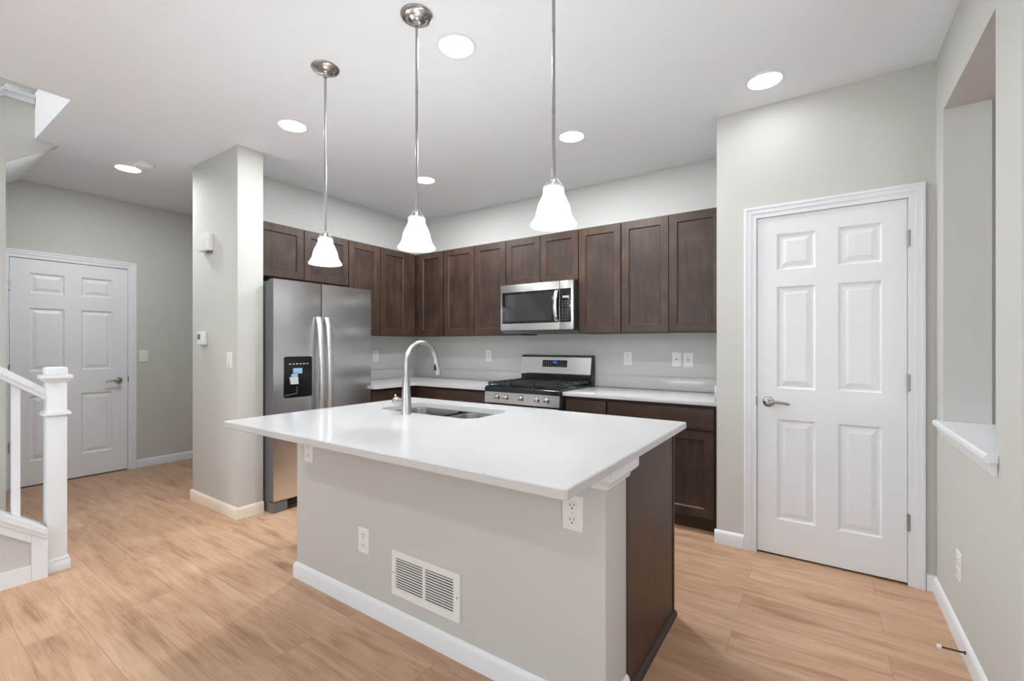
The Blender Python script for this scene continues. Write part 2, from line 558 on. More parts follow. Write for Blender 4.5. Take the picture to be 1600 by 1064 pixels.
# white cap on the wall between the flights
bm = bm_new()
box(bm, XS - 0.15, XS + 0.03, -3.235, -3.092, 3.01, 3.035, bev=0.003)
box(bm, XS - 0.13, XS + 0.018, -3.235, -3.092, 2.975, 3.01, bev=0.003)
box(bm, XS - 0.10, XS - 0.02, -3.225, -3.10, 3.035, 3.075, bev=0.003)
y0, y1 = -3.235, -5.85
for dz0, dz1, e in ((0.0, 0.025, 0.03), (-0.035, 0.0, 0.018)):
    prism(bm, [(y0, 3.01 + dz0), (y0, 3.01 + dz1), (y1, 3.01 + dz1 - SL * 2.615), (y1, 3.01 + dz0 - SL * 2.615)], 'x', XS - 0.12 - e, XS + e)
struct('trim_1', bm, 'trim')

# ------------------------------------------------------------------ stair: treads, knee wall, railing
bm = bm_new()
for k in range(9):
    box(bm, XS + 0.002, 0.355, -3.34 - 0.27 * (k + 1), -3.34 - 0.27 * k, 0, 0.185 * (k + 1))
struct('staircase', bm, 'trim')
KS = 0.76
kz = lambda y: 0.215 - KS * (y + 3.215)
pts = [(-3.2225, 0), (-3.2225, kz(-3.2225) - 0.004), (-5.89, kz(-5.89)), (-5.89, 0)]
struct('wall_kneestair', prism(bm_new(), [(a, min(b, ZC)) for a, b in pts], 'x', 0.36, 0.478), 'wall')
bm = bm_new()
ye = -5.6
for dz0, dz1, e in ((0.012, 0.045, 0.022), (-0.012, 0.012, 0.014)):
    prism(bm, [(-3.224, kz(-3.224) + dz0), (-3.224, kz(-3.224) + dz1), (ye, kz(ye) + dz1), (ye, kz(ye) + dz0)], 'x', 0.36 - e, 0.478 + e + 0.006)
struct('trim_2', bm, 'trim')
# white frame on the face of the knee wall
bm = bm_new()
prism(bm, [(-3.2225, 0.0), (-3.2225, kz(-3.2225) - 0.014), (-3.285, kz(-3.285) - 0.014), (-3.285, 0.0)], 'x', 0.479, 0.492)
prism(bm, [(-3.286, kz(-3.286) - 0.06), (-3.286, kz(-3.286) - 0.014), (ye, kz(ye) - 0.014), (ye, kz(ye) - 0.06)], 'x', 0.479, 0.490)
prism(bm, [(-3.286, 0.0), (-3.286, 0.085), (ye, 0.085), (ye, 0.0)], 'x', 0.479, 0.491)
struct('trim_3', bm, 'trim')

rail = thing('stair_railing', 'white stair railing with square newel post at the left edge', 'railing', (0.40, -3.18, 0))
nx0, nx1, ny0, ny1 = 0.357, 0.445, -3.218, -3.136
post = obj('newel_post', B(nx0, nx1, ny0, ny1, 0.0, 1.08, bev=0.003), 'trim', rail)
bm = bm_new()
box(bm, nx0 - 0.012, nx1 + 0.012, ny0 + 0.0, ny1 + 0.012, 0.0, 0.055, bev=0.003)
box(bm, nx0 - 0.008, nx1 + 0.008, ny0 + 0.0, ny1 + 0.008, 0.055, 0.072, bev=0.004)
obj('post_base', bm, 'trim', post)
bm = bm_new()
box(bm, nx0 - 0.016, nx1 + 0.016, ny0 - 0.016, ny1 + 0.016, 0.876, 0.890, bev=0.004)
box(bm, nx0 - 0.009, nx1 + 0.009, ny0 - 0.009, ny1 + 0.009, 0.890, 0.900, bev=0.003)
obj('post_collar', bm, 'trim', post)
bm = bm_new()
box(bm, nx0 - 0.010, nx1 + 0.010, ny0 - 0.010, ny1 + 0.010, 1.066, 1.080, bev=0.003)
box(bm, nx0 - 0.022, nx1 + 0.022, ny0 - 0.022, ny1 + 0.022, 1.080, 1.102, bev=0.005)
box(bm, nx0 - 0.004, nx1 + 0.004, ny0 - 0.004, ny1 + 0.004, 1.102, 1.146, bev=0.012, seg=3)
obj('post_cap', bm, 'trim', post)
hz = lambda y: 1.005 - KS * (y + 3.215)
bm = bm_new()
yb = -5.5
for x0, x1, d0, d1 in ((0.372, 0.430, -0.045, -0.018), (0.366, 0.436, -0.018, 0.006), (0.374, 0.428, 0.006, 0.020)):
    prism(bm, [(ny0 + 0.001, hz(ny0) + d0), (ny0 + 0.001, hz(ny0) + d1), (yb, hz(yb) + d1), (yb, hz(yb) + d0)], 'x', x0, x1)
obj('handrail', bm, 'trim', rail)
for k in range(19):
    y = -3.331 - 0.112 * k
    pts = [(y - 0.016, kz(y - 0.016) + 0.046), (y - 0.016, hz(y - 0.016) - 0.046), (y + 0.016, hz(y + 0.016) - 0.046), (y + 0.016, kz(y + 0.016) + 0.046)]
    obj('baluster', prism(bm_new(), pts, 'x', 0.385, 0.417), 'trim', rail)

# ------------------------------------------------------------------ doors, casings, baseboards
DPROF = [(0, 0), (0.003, -0.004), (0.012, -0.012), (0.020, -0.012), (0.046, -0.003), (0.050, -0.003)]


def lever(P, u, v, du, parent, name='door_handle'):
    """round rose with a lever that runs toward du"""
    bm = bm_new()
    a = Vector(P(u, v, 0)); n = (Vector(P(u, v, 1)) - a); t = (Vector(P(u + 1, v, 0)) - a)
    ax = 'y' if abs(n.y) > 0.5 else 'x'
    s = n.y if ax == 'y' else n.x
    lathe(bm, [(0.001, 0.0), (0.031, 0.0), (0.032, 0.004 * s), (0.028, 0.010 * s), (0.014, 0.013 * s), (0.012, 0.045 * s), (0.0135, 0.055 * s), (0.010, 0.058 * s), (0.001, 0.058 * s)], a + n * 0.0005, 24, ax)
    pts = [a + n * 0.048 + t * (du * q) + Vector((0, 0, dz)) for q, dz in ((-0.004, 0.0), (0.02, 0.002), (0.05, 0.004), (0.08, 0.001), (0.105, -0.004), (0.112, -0.005))]
    tube(bm, pts, [0.008, 0.0095, 0.0085, 0.0075, 0.007, 0.004], 10)
    return obj(name, bm, 'nickel', parent, label='satin metal lever handle')


def casing(name, P, u0, u1, v1, w=0.068):
    """door casing, left leg, right leg and head with a stepped profile"""
    bm = bm_new()
    for ins, outs, d in ((0.0, w, 0.010), (w * 0.42, w, 0.015), (w * 0.78, w - 0.004, 0.019)):
        for a, b in ((u0 - outs, u0 - ins), (u1 + ins, u1 + outs)):
            p, q = P(a, 0, 0), P(b, v1 + outs, d)
            box(bm, p[0], q[0], p[1], q[1], 0.0, v1 + outs)
        p, q = P(u0 - ins, v1 + ins, 0), P(u1 + ins, v1 + outs, d)
        box(bm, p[0], q[0], p[1], q[1], v1 + ins, v1 + outs)
    return struct(name, bm, 'trim')


def jamb(name, P, u0, u1, v1):
    bm = bm_new()
    for a, b, c, d in ((u0 - 0.005, u0 - 0.0025, 0, v1), (u1 + 0.0025, u1 + 0.005, 0, v1), (u0 - 0.005, u1 + 0.005, v1 + 0.0025, v1 + 0.005)):
        p, q = P(a, c, -0.11), P(b, d, 0.0)
        box(bm, p[0], q[0], p[1], q[1], c, d)
    # stop behind the slab
    for a, b, c, d in ((u0 - 0.002, u0 + 0.012, 0, v1), (u1 - 0.012, u1 + 0.002, 0, v1), (u0 + 0.012, u1 - 0.012, v1 - 0.012, v1 + 0.002)):
        p, q = P(a, c, -0.075), P(b, d, -0.042)
        box(bm, p[0], q[0], p[1], q[1], c, d)
    return struct(name, bm, 'trim')


P1 = lambda u, v, d: (u, PY - d, v)
P2 = lambda u, v, d: (HX + d, u, v)

d1 = struct('door_1', paneled(bm_new(), lambda u, v, d: P1(u, v, d - 0.002), D1A, D1B, 0.012, D1T, 0.035,
            [(3.771, 3.964), (4.071, 4.264)], [(0.222, 0.825), (1.010, 1.621), (1.722, 1.937)], DPROF), 'door', ang=12)
d1['label'] = 'white six panel pantry door with lever handle on its left'
lever(lambda u, v, d: P1(u, v, d - 0.002), 3.727, 0.926, 1, d1)
for z in (0.334, 1.071, 1.832):
    bm = bm_new()
    tube(bm, [(D1B + 0.004, PY - 0.006, z - 0.045), (D1B + 0.004, PY - 0.006, z + 0.045)], 0.0065, 10)
    box(bm, D1B - 0.001, D1B + 0.012, PY - 0.0115, PY - 0.0025, z - 0.043, z + 0.043)
    obj('hinge', bm, 'nickel', d1, label='grey metal hinge')
obj('strike_plate', B(D1A - 0.007, D1A - 0.002, PY - 0.0125, PY - 0.003, 0.905, 0.955), 'nickel', d1, label='dark metal strike plate')
casing('trim_4', P1, D1A - 0.004, D1B + 0.004, D1T + 0.004)
jamb('trim_5', P1, D1A, D1B, D1T)

d2 = struct('door_2', paneled(bm_new(), lambda u, v, d: P2(u, v, d - 0.002), H0, H1, 0.012, HT, 0.035,
            [(-2.919, -2.690), (-2.572, -2.341)], [(0.228, 0.812), (1.035, 1.605), (1.740, 1.920)], DPROF), 'door', ang=12)
d2['label'] = 'white six panel hall door behind the stair newel post'
lever(lambda u, v, d: P2(u, v, d - 0.002), -2.296, 0.916, -1, d2)
for z in (0.373, 1.054, 1.787):
    bm = bm_new()
    tube(bm, [(HX + 0.006, H0 - 0.004, z - 0.045), (HX + 0.006, H0 - 0.004, z + 0.045)], 0.0065, 10)
    box(bm, HX + 0.0025, HX + 0.0115, H0 - 0.012, H0 + 0.001, z - 0.043, z + 0.043)
    obj('hinge', bm, 'nickel', d2, label='dark metal hinge')
obj('strike_plate', B(HX + 0.003, HX + 0.0125, H1 + 0.002, H1 + 0.007, 0.895, 0.955), 'nickel', d2, label='dark metal strike plate')
casing('trim_6', P2, H0 - 0.004, H1 + 0.004, HT + 0.004)
jamb('trim_7', P2, H0, H1, HT)
# dark rooms behind both doors are closed off by the slabs; thresholds
BBP = [(0, 0), (0.014, 0), (0.014, 0.062), (0.011, 0.074), (0.006, 0.082), (0.0, 0.085)]


def baseboard(name, runs, ext=()):
    bm = bm_new()
    for ax, face, sgn, a, b in runs:
        if ax == 'x':     # runs along x on a wall whose face is y=face, standing out toward sgn
            vs = []
            for q in (a, b): vs.append([bm.verts.new((q, face + sgn * d, z)) for d, z in BBP])
        else:
            vs = []
            for q in (a, b): vs.append([bm.verts.new((face + sgn * d, q, z)) for d, z in BBP])
        n = len(BBP)
        for i in range(n):
            bm.faces.new((vs[0][i], vs[0][(i + 1) % n], vs[1][(i + 1) % n], vs[1][i]))
        bm.faces.new(vs[0]); bm.faces.new(vs[1])
    return struct(name, bm, 'trim')


baseboard('baseboard_pantry', [('x', PY - 0.0005, -1, PX - 0.012, D1A - 0.074), ('x', PY - 0.0005, -1, D1B + 0.074, RX - 0.001)])
baseboard('baseboard_right', [('y', RX - 0.0005, -1, -1.896, PY - 0.014)])
baseboard('baseboard_hall', [('y', HX + 0.0005, 1, H1 + 0.074, -0.002), ('y', HX + 0.0005, 1, -5.8, H0 - 0.074)])
M['cream'] = plain('cream_trim_paint', srgb(240, 226, 210), 0.4)
o = baseboard('baseboard_pillar', [('x', -2.2372, -1, -0.304, 0.488), ('y', 0.475, 1, -2.2372, -2.054), ('y', -0.2905, -1, -2.2372, -2.06)])
o.data.materials[0] = M['cream']

# sill of the pass-through
bm = bm_new()
prof = [(RX + WT + 0.03, OZ0 + 0.001), (RX + WT + 0.03, OZ0 + 0.030), (RX - 0.026, OZ0 + 0.030), (RX - 0.034, OZ0 + 0.024), (RX - 0.034, OZ0 + 0.008), (RX - 0.028, OZ0 + 0.001)]
prism(bm, prof, 'y', OY0 + 0.002, OY1 - 0.002)
prism(bm, [(RX - 0.001, OZ0 + 0.001), (RX - 0.001, OZ0 + 0.030), (RX - 0.026, OZ0 + 0.030), (RX - 0.034, OZ0 + 0.024), (RX - 0.034, OZ0 + 0.008), (RX - 0.028, OZ0 + 0.001)], 'y', OY1 - 0.002, OY1 + 0.035)
prism(bm, [(RX - 0.001, OZ0 + 0.001), (RX - 0.001, OZ0 + 0.030), (RX - 0.026, OZ0 + 0.030), (RX - 0.034, OZ0 + 0.024), (RX - 0.034, OZ0 + 0.008), (RX - 0.028, OZ0 + 0.001)], 'y', OY0 - 0.035, OY0 + 0.002)
prism(bm, [(RX - 0.001, OZ0 + 0.001), (RX - 0.020, OZ0 + 0.001), (RX - 0.018, OZ0 - 0.018), (RX - 0.009, OZ0 - 0.034), (RX - 0.007, OZ0 - 0.045), (RX - 0.001, OZ0 - 0.045)], 'y', OY0 - 0.025, OY1 + 0.025)
struct('trim_8', bm, 'trim', label='white ledge of the wall opening')

# ------------------------------------------------------------------ cabinets
PS = lambda yf: (lambda u, v, d: (u, yf - d, v))      # fronts that face the camera side of the stove wall
PE = lambda xf: (lambda u, v, d: (xf + d, u, v))      # fronts on the fridge wall
CPROF = [(0, 0), (0.0035, -0.004), (0.0065, -0.0075), (0.0075, -0.0095)]


def cab_door(P, u0, u1, v0, v1, parent, fw=0.058, name='door'):
    f = obj(name, paneled(bm_new(), P, u0, u1, v0, v1, 0.018, [(u0 + fw, u1 - fw)], [(v0 + fw, v1 - fw)], CPROF, skip_center=True), 'woodv', parent, ang=20)
    p, q = P(u0 + fw + 0.004, v0 + fw + 0.004, -0.017), P(u1 - fw - 0.004, v1 - fw - 0.004, -0.0092)
    obj('door_panel', B(p[0], q[0], p[1], q[1], p[2], q[2]), 'woodp', f)
    return f


def drawer(P, u0, u1, v0, v1, parent, mat):
    p, q = P(u0, v0, -0.018), P(u1, v1, 0)
    return obj('drawer', B(p[0], q[0], p[1], q[1], v0, v1, bev=0.002), mat, parent)


UD = 0.3305
UZ0, UZ1 = 1.370, 2.264


def wall_cab(wall, u0, u1, v0, v1, doors, label, blind=None):
    if wall == 'S':
        r = thing('wall_cabinet', label, 'cabinet', ((u0 + u1) / 2, -0.16, v0), 'dark brown wall cabinets')
        P = PS(-UD)
        obj('cabinet_body', B(u0, u1, -UD + 0.0195, -0.003, v0, v1), 'woodv', r)
    else:
        r = thing('wall_cabinet', label, 'cabinet', (0.16, (u0 + u1) / 2, v0), 'dark brown wall cabinets')
        P = PE(UD)
        obj('cabinet_body', B(0.003, UD - 0.0195, u0, u1, v0, v1), 'woodv', r)
    for a, b in doors:
        cab_door(P, a, b, v0 + 0.004, v1 - 0.010, r)
    return r


wall_cab('E', -2.045, -1.192, 1.824, UZ1, [(-2.042, -1.637), (-1.629, -1.195)], 'short two door dark brown wall cabinet above the refrigerator')
wall_cab('E', -1.189, -0.3335, UZ0, UZ1, [(-1.186, -0.821), (-0.815, -0.456)], 'tall two door dark brown cabinet right of the refrigerator')
wall_cab('S', 0.003, 0.727, UZ0, UZ1, [(0.372, 0.719)], 'dark brown corner wall cabinet with one door facing the island')
wall_cab('S', 0.729, 1.5235, UZ0, UZ1, [(0.739, 1.143), (1.149, 1.5205)], 'tall two door dark brown cabinet just left of the microwave')
wall_cab('S', 1.526, 2.279, 1.828, UZ1, [(1.529, 1.900), (1.907, 2.276)], 'short two door dark brown wall cabinet above the microwave')
wall_cab('S', 2.2815, 2.657, UZ0, UZ1, [(2.286, 2.654)], 'single door dark brown wall cabinet just right of the microwave')
wall_cab('S', 2.659, 3.432, UZ0, UZ1, [(2.664, 3.031), (3.037, 3.404)], 'tall two door dark brown wall cabinet beside the pantry wall')

CT, CTH = 0.900, 0.030
BZ = CT - CTH - 0.001


def base_cab(wall, u0, u1, drawers, doors, label, depth=0.61, fill=None):
    if wall == 'S':
        r = thing('base_cabinet', label, 'cabinet', ((u0 + u1) / 2, -0.30, 0), 'dark brown base cabinets')
        P = PS(-depth)
        bm = B(u0, u1, -depth + 0.0195, -0.003, 0.105, BZ)
        obj('cabinet_body', bm, 'wooddark', r)
        obj('toe_kick', B(u0, u1, -depth + 0.085, -0.05, 0.0, 0.1045), 'wooddark', r)
        dm = 'woodx'
    else:
        r = thing('base_cabinet', label, 'cabinet', (0.30, (u0 + u1) / 2, 0), 'dark brown base cabinets')
        P = PE(depth)
        obj('cabinet_body', B(0.003, depth - 0.0195, u0, u1, 0.105, BZ), 'wooddark', r)
        obj('toe_kick', B(0.05, depth - 0.085, u0, u1, 0.0, 0.1045), 'wooddark', r)
        dm = 'woody'
    for a, b in drawers: drawer(P, a, b, 0.700, 0.843, r, dm)
    for a, b in doors: cab_door(P, a, b, 0.112, 0.690, r)
    return r


base_cab('E', -1.140, -0.5925, [(-1.135, -0.680)], [(-1.135, -0.680)], 'dark brown base cabinet in the corner beside the refrigerator')
base_cab('S', 0.003, 1.540, [(0.680, 1.530)], [(0.680, 1.102), (1.108, 1.530)], 'dark brown base cabinet left of the range behind the faucet')
base_cab('S', 2.300, 2.650, [(2.306, 2.644)], [(2.306, 2.644)], 'narrow dark brown base cabinet right of the range')
base_cab('S', 2.652, 3.432, [(2.660, 3.404)], [(2.660, 3.029), (3.035, 3.404)], 'wide dark brown base cabinet beside the pantry wall')

# worktops with their low upstands
w = thing('countertop', 'white quartz worktop between the range and the pantry wall', 'countertop', (2.86, -0.33, CT - CTH))
obj('worktop', B(2.296, 3.4335, -0.650, -0.002, CT - CTH, CT, bev=0.003), 'quartz', w)
obj('backsplash', B(2.296, 3.4335, -0.022, -0.002, CT + 0.0005, 1.0016, bev=0.0015), 'quartz', w)
obj('side_splash', B(3.4135, 3.4335, -0.650, -0.0225, CT + 0.0005, 1.0016, bev=0.0015), 'quartz', w)
w = thing('countertop', 'white quartz corner worktop between the refrigerator and the range', 'countertop', (0.6, -0.4, CT - CTH))
pts = [(0.002, -0.002), (0.002, -1.140), (0.650, -1.140), (0.650, -0.650), (1.546, -0.650), (1.546, -0.002)]
obj('worktop', prism(bm_new(), pts, 'z', CT - CTH, CT), 'quartz', w)
obj('backsplash', B(0.002, 1.546, -0.022, -0.002, CT + 0.0005, 1.0016, bev=0.0015), 'quartz', w)
obj('side_splash', B(0.002, 0.022, -1.140, -0.0225, CT + 0.0005, 1.0016, bev=0.0015), 'quartz', w)

# ------------------------------------------------------------------ refrigerator
fr = thing('refrigerator', 'stainless steel side by side refrigerator next to the pillar', 'refrigerator', (0.30, -1.595, 0))
FY0, FY1 = -2.043, -1.147
obj('body', B(0.03, 0.533, FY0 + 0.004, FY1 - 0.004, 0.03, 1.745, bev=0.006), 'fridgeside', fr)
obj('top_cover', B(0.10, 0.560, FY0 + 0.02, FY0 + 0.12, 1.7455, 1.765, bev=0.004), 'greyplastic', fr)
FS = -1.644


def fdoor(a, b):
    bm = bm_new()
    pts = []
    n = 12
    for k in range(n + 1):
        t = k / n
        pts.append((0.598 + 0.008 * math.sin(math.pi * t), a + (b - a) * t))
    pts += [(0.538, b), (0.538, a)]
    prism(bm, pts, 'z', 0.092, 1.772)
    es = [e for e in bm.edges if e.calc_length() > 1.0 and all(abs(v.co.x - 0.598) < 1e-5 for v in e.verts)]
    bmesh.ops.bevel(bm, geom=es, offset=0.002, segments=1, profile=0.5, affect='EDGES')
    return bm


def fhandle(y, lean):
    bm = bm_new()
    pts = []
    n = 16
    for k in range(n + 1):
        t = k / n
        z = 0.42 + 1.08 * t
        pts.append((0.612 + 0.052 * math.sin(math.pi * t) ** 0.55, y + lean * math.sin(math.pi * t), z))
    # flattened bar swept along the curve
    rings = []
    for i, p in enumerate(pts):
        hw, th = 0.021, 0.011
        rings.append([bm.verts.new((p[0] + dx * th, p[1] + dy * hw, p[2])) for dx, dy in ((-1, -0.7), (-0.6, -1), (0.6, -1), (1, -0.7), (1.1, 0), (1, 0.7), (0.6, 1), (-0.6, 1), (-1, 0.7))])
    for a, b in zip(rings, rings[1:]):
        m = len(a)
        for k in range(m): bm.faces.new((a[k], a[(k + 1) % m], b[(k + 1) % m], b[k]))
    bm.faces.new(rings[0]); bm.faces.new(rings[-1])
    return bm


ld = obj('freezer_door', fdoor(FY0, FS - 0.004), 'steel', fr, ang=12)
rd = obj('fridge_door', fdoor(FS + 0.004, FY1), 'steel', fr, ang=12)
for d_ in (ld, rd):      # grey edges of the steel doors; bevels greyed too as shade in the gap
    d_.data.materials.append(M['fridgeside'])
    for p_ in d_.data.polygons:
        if abs(p_.normal.y) > 0.30 or p_.normal.x < -0.5: p_.material_index = 1
obj('handle', fhandle(FS - 0.036, 0.004), 'satin', ld)
obj('handle', fhandle(FS + 0.038, 0.004), 'satin', rd)
obj('seam_shade', B(0.5335, 0.5375, FS - 0.03, FS + 0.03, 0.10, 1.74), 'blackmat', fr, label='dark strip standing in for shade between the doors')  # black strip put into the door gap to paint its shade
# ice and water dispenser
dy, dz = -1.849, 1.023
bm = bm_new()
prism(bm, [(dy + a, dz + b) for a, b in rrect(0.230, 0.318, 0.016)], 'x', 0.600, 0.6095)
disp = obj('dispenser', bm, 'black', ld, label='black ice and water dispenser')
bm = bm_new()
for k in range(6):
    yy = dy - 0.077 + 0.0285 * k
    box(bm, 0.6096, 0.6102, yy, yy + 0.016, dz + 0.098, dz + 0.105)
obj('dispenser_buttons', bm, 'mark', ld, label='row of small pale buttons')
bm = bm_new()
box(bm, 0.6097, 0.617, dy - 0.047, dy + 0.027, dz + 0.026, dz + 0.068, bev=0.003)
box(bm, 0.6097, 0.622, dy - 0.062, dy - 0.012, dz + 0.000, dz + 0.024, bev=0.003)
obj('ice_chute', bm, 'iceblue', ld, label='pale blue ice chute')
bm = bm_new()
prism(bm, [(dy - 0.076, dz + 0.0), (dy - 0.010, dz + 0.0), (dy - 0.006, dz - 0.055), (dy - 0.066, dz - 0.055)], 'x', 0.6097, 0.621)
obj('dispenser_lever', bm, 'icewhite', ld, label='pale plastic paddle')
bm = bm_new()
prism(bm, [(dy - 0.108, dz - 0.142), (dy - 0.012, dz - 0.130), (dy - 0.012, dz - 0.075), (dy - 0.016, dz - 0.075), (dy - 0.016, dz - 0.126), (dy - 0.108, dz - 0.137)], 'x', 0.6097, 0.6105)
obj('drip_tray', bm, 'greyplastic', ld)
# small oval badge and round magnet-like mark on the right door
bm = bm_new()
tube(bm, [(0.6045, -1.272 + 0.022 * math.cos(2 * math.pi * k / 24), 1.706 + 0.008 * math.sin(2 * math.pi * k / 24)) for k in range(25)], 0.0012, 6)
box(bm, 0.6035, 0.6050, -1.288, -1.256, 1.7045, 1.7075)
obj('badge', bm, 'chrome', rd, label='small oval metal badge')
bm = bm_new()
prism(bm, [(FY0 + 0.006, 0.0), (FY0 + 0.006, 0.080), (FY0 + 0.118, 0.080), (FY0 + 0.118, 0.012), (FY0 + 0.10, 0.0)], 'x', 0.45, 0.585)
obj('foot_cover', bm, 'greyplastic', fr, label='grey plastic cover over the foot')
bm = bm_new()
for k in range(3): box(bm, 0.50, 0.575 - 0.006 * (k % 2), FY0 + 0.119, FY1 - 0.010, 0.012 + 0.026 * k, 0.030 + 0.026 * k, bev=0.002)
obj('grille', bm, 'blackmat', fr, label='dark toe grille')
bm = bm_new()
lathe(bm, [(0.001, 0), (0.010, 0), (0.012, 0.004), (0.012, 0.010), (0.001, 0.011)], (0.57, FY0 + 0.05, 0.081), 16)
obj('door_hinge', bm, 'chrome', fr, label='lower door hinge')

# ------------------------------------------------------------------ microwave over the range
mw = thing('microwave', 'stainless steel over the range microwave under the short cabinet', 'microwave', (1.903, -0.2, 1.376))
MX0, MX1, MZ0, MZ1 = 1.528, 2.2785, 1.404, 1.820
obj('body', B(MX0 + 0.001, MX1 - 0.001, -0.395, -0.004, MZ0 - 0.003, MZ1 + 0.004), 'blackmat', mw)
bm = bm_new()
prism(bm, [(-0.02, 1.376), (-0.36, 1.376), (-0.412, MZ0 - 0.004), (-0.02, MZ0 - 0.004)], 'x', MX0 + 0.004, MX1 - 0.004)
obj('vent_base', bm, 'greyplastic', mw, label='sloped grey underside')
obj('grease_filter', B(MX0 + 0.03, MX0 + 0.17, -0.33, -0.05, 1.366, 1.3755), 'blackmat', mw)
DX = 2.150
md = obj('door', B(MX0, DX - 0.0015, -0.420, -0.3955, MZ0, MZ1, bev=0.004), 'steelx', mw)
obj('door_window', B(MX0 + 0.022, DX - 0.004, -0.4225, -0.4203, 1.466, 1.752, bev=0.0008), 'black', md, label='dark glass window')
obj('inner_glass', B(MX0 + 0.055, DX - 0.075, -0.4232, -0.4227, 1.488, 1.728), 'glass', md)
bm = bm_new()
pts = []
for k in range(15):
    t = k / 14
    pts.append((2.126 - 0.004 * math.sin(math.pi * t), -0.4275 - 0.034 * math.sin(math.pi * t) ** 0.6, 1.474 + 0.268 * t))
rings = []
for p in pts:
    rings.append([bm.verts.new((p[0] + a * 0.016, p[1] + b * 0.0055, p[2])) for a, b in ((-1, 0.8), (-1, -0.4), (-0.6, -1), (0.6, -1), (1, -0.4), (1, 0.8))])
for a, b in zip(rings, rings[1:]):
    for k in range(6): bm.faces.new((a[k], a[(k + 1) % 6], b[(k + 1) % 6], b[k]))
bm.faces.new(rings[0]); bm.faces.new(rings[-1])
obj('handle', bm, 'chrome', md, label='curved silver handle')
cp = obj('control_panel', B(DX + 0.0015, MX1, -0.420, -0.3955, MZ0, MZ1, bev=0.004), 'steelx', mw)
obj('keypad', B(DX + 0.002, MX1 - 0.022, -0.4225, -0.4203, 1.466, 1.752, bev=0.0008), 'black', cp, label='black glass keypad')
obj('display', B(DX + 0.028, DX + 0.085, -0.4229, -0.4226, 1.672, 1.690), 'paleled', cp, label='small pale clock display')
bm = bm_new()
for r_ in range(3):
    for c_ in range(3): box(bm, DX + 0.024 + 0.025 * c_, DX + 0.034 + 0.025 * c_, -0.4228, -0.4226, 1.640 - 0.019 * r_, 1.6445 - 0.019 * r_)
obj('number_keys', bm, 'keymark', cp, label='tiny pale number keys')
bm = bm_new()
for r_ in range(5):
    for c_ in range(3): box(bm, DX + 0.022 + 0.025 * c_, DX + 0.036 + 0.025 * c_, -0.4228, -0.4226, 1.578 - 0.014 * r_, 1.5805 - 0.014 * r_)
for r_ in range(2):
    for c_ in range(3): box(bm, DX + 0.023 + 0.025 * c_, DX + 0.035 + 0.025 * c_, -0.4228, -0.4226, 1.505 - 0.021 * r_, 1.5085 - 0.021 * r_)
obj('function_keys', bm, 'keymark', cp, label='rows of tiny pale key marks')

# ------------------------------------------------------------------ range
rg = thing('range', 'stainless steel gas range with black cooktop below the microwave', 'stove', (1.92, -0.33, 0))
GX0, GX1 = 1.551, 2.290
obj('body', B(GX0 + 0.004, GX1 - 0.004, -0.640, -0.025, 0.02, 0.880, bev=0.004), 'blackmat', rg)
obj('oven_door', B(GX0 + 0.003, GX1 - 0.006, -0.690, -0.6405, 0.200, 0.762, bev=0.008), 'steelx', rg)
obj('oven_drawer', B(GX0 + 0.003, GX1 - 0.006, -0.685, -0.6405, 0.05, 0.190, bev=0.006), 'steelx', rg)
bm = bm_new()
tube(bm, [(GX0 + 0.06, -0.735, 0.715), (GX1 - 0.06, -0.735, 0.715)], 0.011, 12)
for x in (GX0 + 0.09, GX1 - 0.09): tube(bm, [(x, -0.690, 0.715), (x, -0.735, 0.715)], 0.008, 8)
obj('oven_handle', bm, 'chrome', rg)
bm = bm_new()
prism(bm, [(-0.6405, 0.775), (-0.690, 0.775), (-0.683, 0.868), (-0.6405, 0.868)], 'x', GX0, GX1)
pan = obj('knob_panel', bm, 'steelx', rg)
for x, r_ in ((1.681, 0.02), (1.775, 0.02), (1.925, 0.02), (2.081, 0.02), (2.172, 0.02)):
    bm = bm_new()
    lathe(bm, [(0.001, 0), (0.022, 0), (0.022, -0.006), (0.017, -0.009), (0.015, -0.032), (0.012, -0.035), (0.001, -0.035)], (x, -0.6875, 0.826), 20, 'y')
    box(bm, x - 0.0035, x + 0.0035, -0.730, -0.720, 0.812, 0.840, bev=0.001)
    bm2 = bm_new(); lathe(bm2, [(0.001, 0.0), (0.0265, 0.0), (0.0262, -0.0008), (0.001, -0.0008)], (x, -0.6868, 0.826), 24, 'y')
    obj('knob_ring', bm2, 'black', pan, label='black ring behind the knob')
    k = obj('knob', bm, 'chrome', pan, label='silver burner knob')
bm = bm_new()
prism(bm, [(-0.645, 0.8695), (-0.688, 0.8695), (-0.688, 0.902), (-0.668, 0.916), (-0.10, 0.916), (-0.10, 0.881), (-0.645, 0.881)], 'x', GX0 + 0.001, GX1 - 0.001)
ck = obj('cooktop', bm, 'enamel', rg, label='black enamel cooktop')
